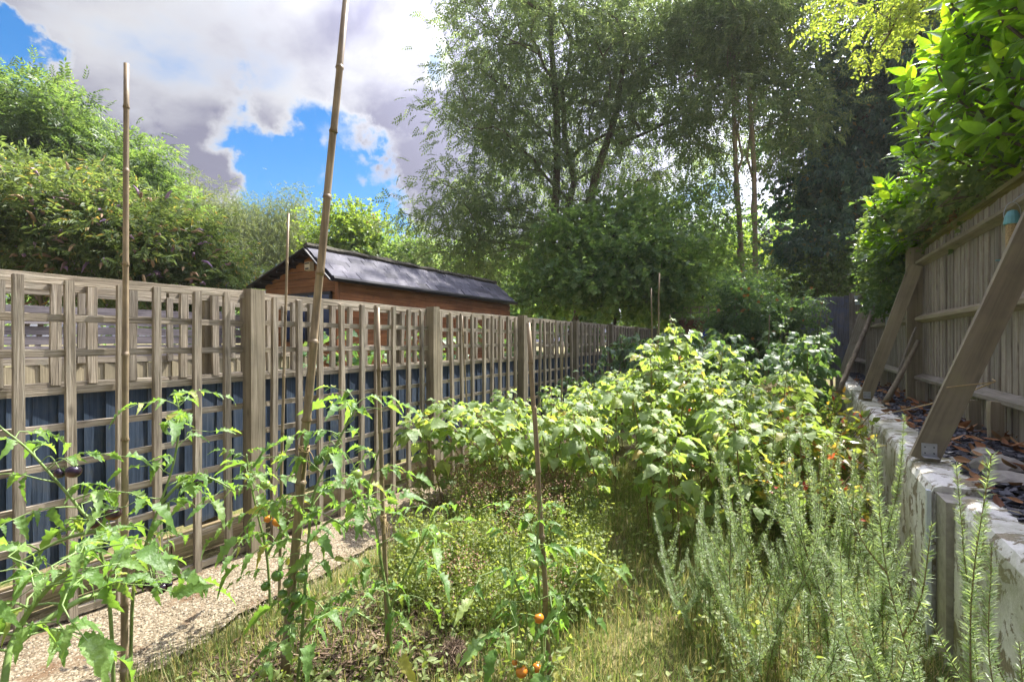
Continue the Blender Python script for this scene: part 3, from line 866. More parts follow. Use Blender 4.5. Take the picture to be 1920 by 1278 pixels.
XR = 1.36
def right_fence():
    t = thing('boarded_fence', 'tall silvered vertical board fence along the raised terrace', 'fence', (XR, 6, TZ))
    y = 1.4
    while y < 13.0:
        obj('board', plank(.135, .014, 1.72, M_GREY, seg=2), t, (XR + random.gauss(0, .002), y, TZ + .02 + random.gauss(0, .006)), Euler((0, 0, math.pi / 2 - .09)).to_quaternion())
        y += .112
    ps = [1.3, 3.78, 7.1, 10.4, 12.95]
    for y in ps:
        obj('post', plank(.15, .09, 1.80, M_GREY if y > 8 else M_PROP, seg=3, wob=.0015), t, (XR - .075, y, TZ - .02), jit(Quaternion(), .004))
    for a, b in zip(ps[:-1], ps[1:]):
        for z in (1.05, 1.72, 2.36):
            L_ = b - a - .10
            V = []; h = .05
            for f in np.linspace(0, 1, 5):
                for (px, pz) in ((-.012, -h), (-.085, -.02), (-.085, .012), (-.012, h)):
                    V.append((px + rng.normal(0, .003), pz + rng.normal(0, .003), f * L_))
            T = []
            for i in range(4):
                for j in range(4):
                    p = i * 4 + j; q = i * 4 + (j + 1) % 4; T += [(p, q, q + 4), (p, q + 4, p + 4)]
            T += [(0, 2, 1), (0, 3, 2), (16, 17, 18), (16, 18, 19)]
            V = np.array([(p[0], -p[1], p[2]) for p in V]); T = [x[::-1] for x in T]
            obj('rail', mesh_np('rail', V, T, M_PROP if z > 1.1 else M_GREY), t, (XR, a + .05, z), ALONG_Y)
        obj('capping', plank(.07, .035, b - a, M_MOSS, seg=6, wob=.004), t, (XR - .01, a, 2.545), ALONG_Y)
    for (y, h) in ((4.55, .3), (5.0, .26), (6.7, .28), (9.0, .26)):
        obj('stub_post', plank(.07, .07, h, M_PROP, var=1), t, (XR - .10, y, TZ - .02), jit(Quaternion(), .02))
right_fence()

def prop(label, foot, head, w, d, mat, over=.1, tagm=True):
    foot = Vector(foot); head = Vector(head); dv = head - foot
    t = thing('timber_prop', label, 'timber prop', foot, 'timber props bracing the boarded fence')
    q = Matrix((Vector((0, 1, 0)).cross(dv.normalized()), Vector((0, 1, 0)), dv.normalized())).transposed().to_quaternion()
    obj('beam', plank(w, d, dv.length, mat, var=1, seg=4, wob=.002), t, foot - dv.normalized() * .02, q)
    if tagm:
        g = Geo(); g.add(*box(-.04, .03, -.004, .004, -.0, .075)); g.add(*box(-.04, .03, -.06, .0, -.0, .004))
        o = obj('bracket', g.mesh('bracket', M_METAL), t, foot + Vector((0.02, -d / 2 - .006, .012)))
        for sx in (-.025, .015):
            for sz in (.02, .055):
                g = Geo(); g.add(*tube([(sx, -.008, sz), (sx, -.002, sz)], .004, 6)); obj('screw', g.mesh('screw', M_BLACK), o, foot + Vector((0.02, -d / 2 - .006, .012)))
    return t
prop('long timber prop in front, bracing the fence beside the hanging bird feeder', (.70, 3.62, TZ + .02), (1.31, 3.62, 2.52), .13, .05, M_PROP)
prop('middle timber prop bracing the tall fence post, drilled with bolt holes', (.80, 6.93, TZ + .02), (1.27, 6.93, 2.34), .125, .05, M_PROP)
prop('farthest timber prop under the hanging ivy', (.86, 10.25, TZ + .02), (1.27, 10.25, 2.3), .15, .05, M_GREY, tagm=False)

def pole(name, label, cat, pts, r, mat, group=None):
    base = Vector(pts[0])
    me = Geo(); c = curve(pts, 4); rr = np.linspace(r, r * .8, len(c)); V, T = tube(c, rr, 7); V += rng.normal(0, r * .06, V.shape)
    me.add(V, T); o = obj(name, me.mesh(name, mat, smooth=True, origin=base), None, base); tag(o, label, cat, group)
pole('leaning_stake', 'pale square stake leaning on the fence by the tall post', 'stake', [(.93, 6.55, TZ + .02), (1.12, 6.75, 1.13), (1.29, 6.95, 1.47)], .028, M_PROP)
pole('leaning_rod', 'thin grey rod leaning beside the pale stake', 'rod', [(1.0, 6.7, TZ + .02), (1.15, 6.85, 1.3), (1.27, 6.95, 1.62)], .013, M_GREY)
pole('bark_branch', 'rough bark pole leaning diagonally under the ivy', 'branch', [(.62, 7.9, TZ), (.85, 8.3, 1.3), (1.05, 8.7, 1.75), (1.25, 9.1, 2.25)], .036, M_BARKL)
pole('bent_pipe', 'bent grey metal pipe leaning behind the middle timber prop', 'pipe', [(1.0, 8.4, TZ + .02), (1.15, 8.6, 1.25), (1.25, 8.7, 1.5), (1.27, 8.75, 2.0)], .02, M_METAL)
pole('string_line', 'pale string tied from the front prop down to the wall', 'string', [(.985, 3.58, 1.24), (.9, 4.0, 1.1), (.78, 4.7, .93), (.70, 5.2, .82)], .004, M_TWINE)
pole('string_wrap', 'thin string wrapped round the front timber prop', 'string', [(.79, 3.585, 1.20), (.86, 3.585, 1.215), (.985, 3.585, 1.24), (1.0, 3.66, 1.25)], .003, M_TWINE)

def end_fence():
    t = thing('end_fence', 'bluish grey board fence closing the far end of the garden', 'fence', (.5, 13.05, 0))
    x = .35
    while x < 1.3:
        obj('board', plank(.15, .018, 1.75 + .0, M_ENDF, seg=2), t, (x, 13.05, .72 + random.gauss(0, .015)), Euler((0, 0, .06)).to_quaternion())
        x += .142
    for z in (1.3, 2.3):
        obj('rail', plank(.06, .04, 1.1, M_ENDF, var=1), t, (.28, 13.09, z), ALONG_X)
    t = thing('brown_end_panel', 'brown fence panel with small trellis top at the far end', 'fence', (-2.1, 13.9, 0))
    x = -2.75
    while x < -1.35:
        obj('board', plank(.15, .018, 2.05, M_RUST, seg=2), t, (x, 13.9, 0), Euler((0, 0, .06)).to_quaternion()); x += .142
    for z in (2.09, 2.25, 2.40):
        obj('cross_slat', plank(.035, .025, 1.4, M_PALE, var=1), t, (-2.8, 13.9, z), ALONG_X)
    for k in range(7):
        obj('upright_slat', plank(.035, .025, .36, M_PALE, var=2), t, (-2.75 + .225 * k, 13.87, 2.06))
    # tarpaulin thrown over something behind the far raspberries
    n = 14; V = []; T = []
    for i in range(n):
        for j in range(n):
            a, b = i / (n - 1) - .5, j / (n - 1) - .5
            V.append((a * 1.5, b * .9, .5 - 1.3 * max(abs(a), abs(b)) ** 2 * 4 * .45 + .05 * math.sin(a * 17 + b * 9) + rng.normal(0, .012)))
    for i in range(n - 1):
        for j in range(n - 1):
            p = i * n + j; T += [(p, p + n, p + n + 1), (p, p + n + 1, p + 1)]
    o = obj('tarpaulin', mesh_np('tarpaulin', V, T, M_TARP, smooth=True), None, (-1.15, 13.2, 1.6)); tag(o, 'crumpled blue tarpaulin behind the far raspberry plants', 'tarpaulin')
    g = Geo(); g.add(*box(-1.7, -.6, 12.85, 13.55, 0, 1.75)); o = obj('compost_bin', g.mesh('compost_bin', M_RUST, origin=(-1.15, 13.2, 0)), None, (-1.15, 13.2, 0)); tag(o, 'wooden compost bin under the blue tarpaulin', 'compost bin')
end_fence()

# ------------------------------------------------------------------ small objects on the right
def feeder():
    c = Vector((1.10, 3.50, 0)); top = 2.13
    c = P(1898, 440, 2.9); c.z = 0; top = P(1898, 405, 2.9).z
    t = thing('bird_feeder', 'tube bird feeder with teal cap hanging in front of the board fence', 'bird feeder', (c.x, c.y, top - .3))
    o0 = (c.x, c.y, top - .3)
    def lathe(name, prof, mat, sides=14):
        V, T = tube([(0, 0, z) for r, z in prof], [r for r, z in prof], sides); g = Geo(); g.add(V, T); return obj(name, g.mesh(name, mat, smooth=False), t, o0)
    lathe('cap', [(.010, .335), (.022, .33), (.034, .30), (.040, .262), (.040, .25)], M_TEAL)
    lathe('seed_tube', [(.030, .25), (.030, .15), (.027, .05)], M_SEED)
    lathe('base', [(.032, .055), (.034, .035), (.030, .02), (.012, .012)], M_TEAL)
    g = Geo(); g.add(*tube([(-.075, 0, .035), (.075, 0, .035)], .004, 6)); obj('perch', g.mesh('perch', M_TEAL), t, o0)
    arc = [(.038 * math.cos(a), 0, .31 + .075 * math.sin(a)) for a in np.linspace(-.2, math.pi + .2, 12)]
    g = Geo(); g.add(*tube(arc, .0022, 5)); obj('wire_handle', g.mesh('wire_handle', M_METAL), t, o0)
    arc = [(c.x, c.y, top + .085), (c.x + .06, c.y + .0, top + .13), (1.34, c.y, top + .11)]
    g = Geo(); g.add(*tube(curve(arc, 5), .003, 5)); obj('hook', g.mesh('hook', M_METAL, origin=o0), t, o0)
feeder()

def bucket():
    c = Vector((1.12, 12.3, 2.12)); c = P(1612, 571, 9.9)
    t = thing('enamel_pail', 'small white enamel pail hanging on the far fence below the ivy', 'pail', c)
    pr = [(.0, 0), (.075, 0), (.078, .01), (.098, .18), (.103, .185), (.095, .183), (.07, .01)]
    V, T = tube([(0, 0, z + i * 1e-5) for i, (r, z) in enumerate(pr)], [max(r, .001) for r, z in pr], 16, cap=False); g = Geo(); 
    th = np.arange(16) / 16 * 2 * np.pi
    V = np.array([(r * math.cos(a), r * math.sin(a), z) for r, z in pr for a in th])
    g.add(V, T); obj('pail_body', g.mesh('pail_body', M_WHITE), t, c)
    arc = [(.1 * math.cos(a), .02, .18 + .09 * math.sin(a)) for a in np.linspace(0, math.pi, 10)]
    g = Geo(); g.add(*tube(arc, .003, 5)); obj('handle', g.mesh('handle', M_METAL), t, c)
bucket()

def rocks():
    lab = ['largest pale rock on the slate beside the front prop', 'low flat rock in front of the largest pale rock', 'small pale rock nearest the board fence', 'rounded grey rock behind the front prop foot']
    for (x, y, s, sc), la in zip(((.98, 3.5, .095, (1.4, 1, .6)), (.95, 3.22, .08, (1.5, 1.0, .5)), (1.15, 3.4, .07, (1.2, 1, .7)), (1.02, 3.85, .06, (1, 1.3, .7))), lab):
        bpy_me = bpy.data.meshes.new('rock'); import bmesh
        bm = bmesh.new(); bmesh.ops.create_icosphere(bm, subdivisions=2, radius=1)
        k = rng.normal(size=(6, 3))
        for v in bm.verts:
            d = 1 + sum(.07 * math.sin(3 * v.co.dot(Vector(q)) + i) for i, q in enumerate(k)) + rng.normal(0, .05)
            v.co = Vector((v.co.x * sc[0], v.co.y * sc[1], v.co.z * sc[2])) * d * s
        bm.to_mesh(bpy_me); bm.free(); bpy_me.materials.append(M_STONE); bpy_me.polygons.foreach_set('use_smooth', np.zeros(len(bpy_me.polygons), dtype=bool))
        o = obj('rock', bpy_me, None, (x, y, TZ + s * sc[2] * .55)); tag(o, la, 'rock', 'rocks on the slate strip')
rocks()

# ------------------------------------------------------------------ bamboo canes
def cane(label, p0, p1, r0, r1, gap=.28, group='bamboo canes', bend=.01, tie=None, name='bamboo_cane'):
    p0 = Vector(p0); p1 = Vector(p1); L_ = (p1 - p0).length; d = (p1 - p0).normalized()
    side = d.cross(Vector((.3, .8, .1))).normalized()
    t = thing(name, label, 'cane', p0, group)
    zs = []; z = .1
    nodes = []
    while z < L_ - .04:
        nodes.append(z); z += gap * random.uniform(.8, 1.2)
    st = [0.0]
    for n in nodes: st += [n - .012, n - .005, n, n + .006, n + .014]
    st.append(L_)
    off = 0; pts = []; rad = []
    for s in st:
        f = s / L_; r = r0 + (r1 - r0) * f
        k = min([abs(s - n) for n in nodes] + [9])
        mul = 1.20 if k < .002 else (1.10 if k < .008 else 1.0)
        idx = sum(1 for n in nodes if n < s)
        zz = (1 if idx % 2 else -1) * r * .18
        p = p0 + d * s + side * (bend * L_ * math.sin(f * math.pi) + zz)
        pts.append(tuple(p)); rad.append(r * mul)
    g = Geo(); V, T = tube(pts, rad, 10); g.add(V, T)
    obj('stalk', g.mesh('stalk', M_BAMB, smooth=True, origin=p0), t, p0)
    g = Geo()
    for n in nodes:
        f = n / L_; r = r0 + (r1 - r0) * f; p = p0 + d * n + side * (bend * L_ * math.sin(f * math.pi))
        g.add(*tube([tuple(p - d * .0035), tuple(p + d * .0)], r * 1.24, 10))
    if nodes: obj('joint_ring', g.mesh('joint_ring', M_NODE, origin=p0), t, p0)
    if tie:
        for tz in tie:
            p = p0 + d * tz + side * (bend * L_ * math.sin(tz / L_ * math.pi)); r = (r0 + (r1 - r0) * tz / L_) * 1.25
            pts = []
            a1 = side; a2 = d.cross(side)
            for k in range(40):
                an = k / 39 * 2 * math.pi * 4.2
                pts.append(p + a1 * r * math.cos(an) + a2 * r * math.sin(an) + d * (.012 * math.sin(k * .9) + .01 * (k / 39 - .5)))
            g = Geo(); g.add(*tube(pts, .0022, 5))
            for q in range(9):
                s0 = p + a1 * r + Vector((.0, 0, 0)); e = s0 + Vector((random.uniform(.0, .05), random.uniform(-.03, .03), random.uniform(-.16, -.02)))
                m_ = (s0 + e) / 2 + Vector((random.uniform(0, .03), 0, random.uniform(0, .03)))
                g.add(*tube(curve([s0, m_, e], 4), .0016, 4))
            obj('twine', g.mesh('twine', M_TWINE, origin=p0), t, p0)
def gp(u, v):
    t = CAMZ * F / (v - 639.0); return P(u, v, t), t
cane('straight bamboo cane by the purple tomatoes, shorter of the two tall ones', P(233, 1300, 2.0), P(237, 120, 2.0), .0140, .0098, .33, bend=.002)
cane('thickest bamboo pole, leaning and running out of the top of the picture', P(533, 1268, 2.07), P(655, -60, 2.05), .0205, .0132, .34, bend=.006, tie=(1.0,))
cane('thin bamboo cane close behind the thickest pole', P(524, 1140, 2.6), P(541, 400, 2.6), .009, .006, .3)
cane('bamboo cane tied to the green tomato plant in the middle', P(729, 1215, 2.26), P(708, 576, 2.26), .0115, .009, .26, tie=(.62,))
cane('bamboo cane in front of the raspberries beside the orange tomatoes', P(1031, 1275, 2.05), P(990, 605, 2.05), .0125, .0095, .24, bend=-.004)
for (u0, v0, u1, v1, t, r, la) in (
        (1240, 860, 1236, 512, 6.0, .012, 'tall pale cane standing in the shaded raspberries by the trellis end'),
        (1232, 800, 1221, 540, 6.6, .010, 'slim cane just behind the tall pale cane'),
        (1278, 790, 1256, 590, 7.5, .012, 'brown cane leaning among the shaded raspberries'),
        (1443, 780, 1443, 590, 8.0, .010, 'upright cane amid the orange flowers'),
        (1515, 780, 1540, 580, 9.0, .012, 'grey cane leaning toward the end fence'),
        (1548, 760, 1551, 590, 9.3, .010, 'upright cane in front of the end fence'),
        (887, 900, 866, 592, 4.6, .009, 'dry cane leaning against the trellis beyond the second post'),
        (1052, 900, 1056, 640, 4.9, .008, 'thin cane standing before the trellis end panels')):
    a = P(u0, v0, t); b = P(u1, v1, t); d = b - a; a = b - d * (b.z / d.z)
    cane(la, a, b, r, r * .8, .3)

# ------------------------------------------------------------------ leaf templates
def diamond(L, W, fold=.15, droop=.1):
    V = np.array([(0, 0, 0), (-W / 2, L * .45, fold * W), (0, L, -droop * L), (W / 2, L * .45, fold * W)])
    return V, np.array([(0, 2, 1), (0, 3, 2)])

def tmpl(parts):
    g = Geo()
    for V, T in parts: g.add(V, T)
    return g.arrays()

def pinnate(pairs=4, L=.3, ll=.12, lw=.042, droop=.35):
    parts = []
    for i in range(pairs):
        s = (i + .6) / (pairs + .4) * L; z = -droop * s * s / L
        for sd in (-1, 1):
            V, T = diamond(ll, lw); parts.append((xform(V, (sd * .85, .55, -.25), (.0, .2, 1), (0, s, z)), T))
    V, T = diamond(ll * 1.05, lw * 1.1); parts.append((xform(V, (0, 1, -.5), (0, .3, 1), (0, L, -droop * L)), T))
    return tmpl(parts)

def palmate(n=6, ll=.2, lw=.075):
    parts = []
    for i in range(n):
        a = (i / (n - 1) - .5) * 3.6
        V, T = diamond(ll * (1 - .25 * abs(a) / 1.8), lw, .2, .25)
        parts.append((xform(V, (math.sin(a), math.cos(a), -.55), (0, 0, 1), (0, 0, 0)), T))
    return tmpl(parts)

def broad(L, W):
    V = np.array([(0, 0, 0), (-W * .42, L * .12, .03 * W), (-W * .5, L * .5, .12 * W), (-W * .18, L * .62, 0), (0, L, -.15 * L), (W * .18, L * .62, 0), (W * .5, L * .5, .12 * W), (W * .42, L * .12, .03 * W)])
    T = np.array([(0, 2, 1), (0, 3, 2), (0, 4, 3), (0, 5, 4), (0, 6, 5), (0, 7, 6)])
    return V, T

def twig(leaf, n=6, L=.25, seed=1, droop=.2, spread=1.):
    r = np.random.default_rng(seed); parts = []
    for i in range(n):
        s = (i + .5) / n * L; sd = -1 if i % 2 else 1
        V, T = leaf
        parts.append((xform(V, (sd * .8 * spread + r.normal(0, .2), .6 + r.normal(0, .2), -droop + r.normal(0, .25)), (r.normal(0, .35), r.normal(0, .35), 1), (0, s, -droop * s * s / L), r.uniform(.75, 1.2)), T))
    return tmpl(parts)

# ------------------------------------------------------------------ trees
def crown_points(ells, n, shell=.5):
    vols = np.array([e[3] * e[4] * e[5] for e in ells]); vols = vols / vols.sum()
    k = rng.choice(len(ells), n, p=vols)
    d = norm(rng.normal(size=(n, 3))); rad = rng.uniform(0, 1, n) ** shell
    out = np.zeros((n, 3)); outw = np.zeros((n, 3))
    R = np.array([CS, SN, 0]); Fw = np.array([-SN, CS, 0]); U = np.array([0, 0, 1.])
    for i in range(n):
        u, v, t, ru, rd, rv = ells[k[i]][:6]
        c = np.array(P(u, v, t)); s = t / F
        out[i] = c + R * d[i, 0] * rad[i] * ru * s + Fw * d[i, 1] * rad[i] * rd + U * d[i, 2] * rad[i] * rv * s
        outw[i] = R * d[i, 0] + Fw * d[i, 1] + U * d[i, 2]
    return out, outw

def skeleton(base, top, clumps, r0=.012, seg=.7, bend=.12, trunk_wob=.12, exclude_low=0):
    """greedy growth: every clump is joined to the nearest point of what has grown so far"""
    base = np.array(base, float); top = np.array(top, float)
    n = max(3, int(np.linalg.norm(top - base) / seg))
    nodes = []; par = []
    for i in range(n + 1):
        f = i / n; p = base + (top - base) * f + np.array([rng.normal(0, trunk_wob), rng.normal(0, trunk_wob), 0]) * (f > 0)
        nodes.append(p); par.append(i - 1)
    chains = [list(range(n + 1))]
    order = np.argsort(np.linalg.norm((clumps - (base * .35 + top * .65)) , axis=1))
    start = max(0, int(n * exclude_low))
    for ci in order:
        c = clumps[ci]; A = np.array(nodes)
        d = np.linalg.norm(A - c, axis=1) + 1.4 * np.maximum(0, A[:, 2] - c[2] + .3) + .2 * np.linalg.norm(A[:, :2] - base[:2], axis=1)
        d[:start] += 100
        j = int(np.argmin(d)); a = A[j]
        L_ = np.linalg.norm(c - a); m = max(2, int(L_ / (seg * .8)))
        mid = (a + c) / 2 + np.array([rng.normal(0, bend), rng.normal(0, bend), abs(rng.normal(0, bend)) * .8]) * L_
        prev = j; ch = [j]
        for k in range(1, m + 1):
            f = k / m; p = (1 - f) ** 2 * a + 2 * f * (1 - f) * mid + f * f * c + rng.normal(0, .03 * seg, 3) * (k < m)
            nodes.append(p); par.append(prev); prev = len(nodes) - 1; ch.append(prev)
        chains.append(ch)
    N_ = len(nodes); acc = np.zeros(N_); kids = np.zeros(N_, int)
    for i, p in enumerate(par):
        if p >= 0: kids[p] += 1
    e = 2.35
    for i in range(N_ - 1, -1, -1):
        if kids[i] == 0: acc[i] += r0 ** e
        if par[i] >= 0: acc[par[i]] += acc[i]
    # parents always precede children, so the loop above is a full pass
    return np.array(nodes), chains, acc ** (1 / e)

def wood_geo(nodes, chains, rad, minr=.004, sides=6, big=.06):
    g = Geo()
    for ch in chains:
        pts = nodes[ch]; r = np.maximum(rad[ch], minr)
        if len(ch) > 1: r[0] = min(r[0], r[1] * 1.25)
        g.add(*tube(pts, r, 9 if r[1] > big else 5 if r[1] > .02 else 4, cap=False))
    return g

def leaves_at(cent, outw, per, cr, T_, size=(.75, 1.25), flat=.65, droop=.35, outk=.7, upk=1.0, tilt=.55):
    n = len(cent) * per
    c = np.repeat(cent, per, 0); o = np.repeat(outw, per, 0)
    off = rng.normal(size=(n, 3)) * cr * np.array([1, 1, flat])
    pos = c + off
    f = norm(rng.normal(size=(n, 3)) * .6 + o * outk + norm(off) * .5 + np.array([0, 0, -droop]))
    up = norm(rng.normal(size=(n, 3)) * tilt + np.array([0, 0, upk]) + o * .25)
    return scatter(T_[0], T_[1], frames(f, up), pos, rng.uniform(size[0], size[1], n))

def tree(name, label, cat, base, top, ells, nclump, per, cr, T_, leaf_mat, bark, r0=.012, group=None, seg=.8, exclude_low=.25, extra=None, bend=.12, wob=.12, shell=.5, **kw):
    base = Vector(base)
    t = thing(name, label, cat, base, group)
    c, o = crown_points(ells, nclump, shell)
    nodes, chains, rad = skeleton(base, top, c, r0, seg, bend, wob, exclude_low)
    g = wood_geo(nodes, chains, rad)
    if extra is not None:
        for pts, r in extra: g.add(*tube(curve(pts, 5), r, 8, cap=False))
    obj('trunk', g.mesh('trunk', bark, smooth=True, origin=base), t, base)
    V, T = leaves_at(c, o, per, cr, T_, **kw)
    obj('crown', mesh_np('crown', V - np.array(base), T, leaf_mat), t, base)
    return t

def gbase(u, t):
    p = P(u, 639, t); return (p.x, p.y, -.05)
def E(u, v, t, ru, rv, rd): return (u, v, t, ru, rd, rv)

T_PIN = pinnate(4, .30, .13, .05)
T_PIN2 = pinnate(4, .34, .15, .055)
T_PALM = palmate(6, .22, .09)
T_SYC = twig(broad(.13, .13), 5, .28, 3, .35)
T_SYCS = twig(broad(.085, .075), 6, .22, 5, .3)
T_WILL = twig(diamond(.13, .026), 12, .45, 4, .7, .5)
T_BUD = twig(diamond(.12, .038, .1, .25), 9, .28, 6, .25, .8)
T_SMALL = twig(diamond(.075, .042), 8, .22, 8, .2)
T_IVY = twig(broad(.065, .065), 7, .2, 9, .5)

# the large ash in the middle
tree('ash_tree', 'largest ash tree with open grey green crown behind the shed', 'tree', gbase(1075, 17), P(1060, 40, 17),
     [E(1050, 40, 17, 215, 330, 3.2), E(960, 290, 16.5, 190, 170, 2.6), E(850, 395, 16, 130, 85, 2.0), E(1190, 210, 17, 130, 230, 2.6), E(930, 110, 16.5, 100, 190, 2.0), E(880, 470, 16, 120, 50, 1.5), E(1270, 90, 17.5, 120, 190, 2.2), E(1010, 430, 17, 130, 90, 2), E(1320, 250, 17.5, 90, 110, 2.0), E(1350, 60, 17.5, 100, 150, 2)],
     345, 50, .55, T_PIN, M_ASH, M_BARK, r0=.016, exclude_low=.3, flat=.7, droop=.25,
     extra=[([P(1095, 420, 16.6), P(1120, 320, 16.5), P(1150, 230, 16.5), P(1170, 120, 16.6), P(1200, 0, 17)], np.linspace(.16, .07, 21)),
            ([P(1160, 270, 16.5), P(1220, 245, 16.4), P(1270, 220, 16.3), P(1300, 200, 16.2)], np.linspace(.06, .02, 16)),
            ([P(1040, 420, 16.6), P(1045, 250, 16.6), P(1035, 100, 16.8), P(1030, -60, 17)], np.linspace(.15, .08, 16))])
# lighter sycamore scrub in front of it
tree('sycamore_bush', 'bushy green sycamore in front of the ash, right of the shed', 'tree', gbase(1150, 14), P(1150, 420, 14),
     [E(1150, 490, 14, 165, 105, 1.9), E(1060, 545, 13.4, 110, 60, 1.4), E(1230, 520, 14, 100, 90, 1.6), E(1200, 400, 14.5, 80, 60, 1.2)], 120, 36, .36, T_SYC, M_SYC, M_BARK, r0=.010, exclude_low=.05)
tree('hazel_bush', 'dense green hazel beside the two slim trunks', 'tree', gbase(1310, 15.4), P(1310, 380, 15.4),
     [E(1315, 470, 15.4, 75, 115, 1.4), E(1290, 380, 15.6, 60, 80, 1.2)], 70, 36, .38, T_SYCS, M_SYC, M_BARK, r0=.010, exclude_low=.05)
# two slim bare trunks with a high thin crown
for (ub, ut, la, sx) in ((1393, 1375, 'slim bare trunked tree, left of the close pair', -1), (1419, 1402, 'slim bare trunked tree, right of the close pair', 1)):
    tb = 15.0 if sx < 0 else 15.2
    tree('slim_tree', la, 'tree', gbase(ub, tb), P(ut, -40, tb),
         [E(1390 + 45 * sx, 20, tb, 110, 150, 2.2), E(1400 + 70 * sx, 210, tb, 65, 130, 1.6)], 84, 38, .45, T_PIN, M_ASH, M_BARKL, r0=.008, exclude_low=.55, wob=.06, group='pair of slim trees',
         extra=[([P(ub, 660, tb), P(ub - 3, 480, tb), P(ub - 10 + 4 * sx, 300, tb), P(ut, 120, tb), P(ut + 6, -20, tb)], np.linspace(.085, .055, 21))])
# dark horse chestnut at the right
tree('chestnut_tree', 'dark horse chestnut with drooping fans of leaves behind the laurel', 'tree', gbase(1610, 16.5), P(1610, 20, 16.5),
     [E(1620, 180, 16.5, 165, 300, 2.8), E(1540, 330, 16, 100, 170, 2.0), E(1690, 330, 16, 90, 200, 2.0), E(1500, 470, 15.5, 60, 70, 1.2), E(1720, 60, 16, 110, 160, 2.0)],
     200, 58, .5, T_PALM, M_CHEST, M_BARK, r0=.018, exclude_low=.15, flat=.45, droop=.4, tilt=.3)
tree('elder_bush', 'dark bushy elder below the horse chestnut at the far end', 'tree', gbase(1560, 15), P(1560, 470, 15),
     [E(1545, 520, 15, 75, 70, 1.2), E(1490, 545, 15.5, 60, 45, 1.2), E(1620, 520, 14.5, 60, 60, 1.2)], 60, 45, .34, T_SYCS, M_IVY, M_BARK, r0=.01, exclude_low=.05)
tree('sunlit_bush', 'bright yellow green bush glimpsed behind the slim trunks', 'tree', gbase(1450, 23), P(1450, 480, 23),
     [E(1450, 500, 23, 90, 70, 2.0), E(1360, 520, 23, 80, 60, 2)], 60, 40, .5, T_SYC, M_LIME, M_BARK, r0=.012, exclude_low=.05)
# left: ash trees, buddleias, willows
tree('ash_tree', 'tall ash tree rising behind the flowering bushes at the picture edge', 'tree', gbase(60, 15), P(65, 160, 15),
     [E(60, 250, 15, 120, 120, 2.0), E(30, 170, 15, 60, 50, 1.2), E(140, 330, 15, 90, 110, 1.8)], 95, 52, .42, T_PIN2, M_ASHL, M_BARK, r0=.013, exclude_low=.3)
tree('ash_tree', 'smaller ash tree with feathery top behind the flowering bushes', 'tree', gbase(225, 16), P(225, 230, 16),
     [E(225, 330, 16, 70, 105, 1.5), E(280, 390, 16, 70, 60, 1.5)], 60, 46, .40, T_PIN2, M_ASHL, M_BARK, r0=.012, exclude_low=.3)
def buddleia(label, u, t, ells, ncl, nfl):
    b = Vector(gbase(u, t))
    tr = tree('buddleia_bush', label, 'bush', b, P(u, ells[0][1], t), ells, ncl, 60, .3, T_BUD, M_BUDD, M_BARKL, r0=.008, group='flowering buddleia bushes', exclude_low=.0, seg=.6, droop=.15)
    c, o = crown_points([(e[0], e[1], e[2], e[3] * 1.13, e[4] * 1.15, e[5] * 1.13) for e in ells], int(nfl * 1.6), .08)
    g = Geo()
    for p, d in zip(c, o):
        d = norm(d * [1, 1, .4] + rng.normal(0, .3, 3) + np.array([0, 0, .1])); L_ = rng.uniform(.16, .32)
        a = p - d * .02; m = p + d * L_ * .5 + np.array([0, 0, .02]); e = p + d * L_ + np.array([0, 0, -.04])
        g.add(*tube([a, (a + m) / 2, m, e], [.014, .030, .024, .004], 6))
    obj('flower_spikes', g.mesh('flower_spikes', M_FLOW, origin=b), tr, b)['kind'] = 'stuff'
buddleia('buddleia bush with purple spikes above the left end of the trellis', 60, 9, [E(50, 440, 9, 165, 110, 1.3), E(20, 345, 9.4, 80, 45, .8)], 90, 120)
buddleia('buddleia bush with faded spikes behind the shorter tall cane', 235, 9.6, [E(235, 465, 9.6, 130, 95, 1.3), E(170, 380, 9.8, 70, 45, .8)], 85, 110)
buddleia('lower buddleia bush sloping down toward the willows', 370, 10.4, [E(350, 515, 10.4, 75, 60, 1.0)], 44, 36)
for (u, t, ells, la) in ((395, 24, [E(385, 415, 24, 80, 95, 2.0), E(345, 385, 24, 50, 70, 1.5), E(440, 480, 24, 60, 70, 1.5)], 'grey green willow nearest the flowering bushes'),
                         (480, 26, [E(470, 450, 26, 60, 80, 2.0), E(450, 420, 26, 35, 45, 1.5)], 'middle grey green willow with windblown top'),
                         (550, 27, [E(545, 450, 27, 45, 75, 1.8), E(540, 390, 27, 22, 35, 1.0)], 'narrow willow behind the shed gable')):
    tree('willow_tree', la, 'tree', gbase(u, t), P(u, ells[0][1] - 40, t), ells, 75, 42, .62, T_WILL, M_WILL, M_BARKL, r0=.014, group='willows beyond the gardens', exclude_low=.2, droop=.6, outk=.3)
tree('lime_tree', 'bright green small tree in front of the brick chimney', 'tree', gbase(655, 24), P(655, 420, 24),
     [E(650, 440, 24, 55, 55, 1.6), E(690, 465, 24, 70, 40, 1.6), E(625, 470, 24, 50, 40, 1.4)], 80, 42, .5, T_SYC, M_LIME, M_BARK, r0=.012, exclude_low=.2)
tree('lime_tree', 'olive green tree directly above the shed ridge', 'tree', gbase(800, 22), P(800, 450, 22),
     [E(790, 500, 22, 90, 50, 1.8), E(900, 520, 22, 90, 50, 1.8)], 80, 40, .5, T_SYC, M_ASHL, M_BARK, r0=.012, exclude_low=.2)
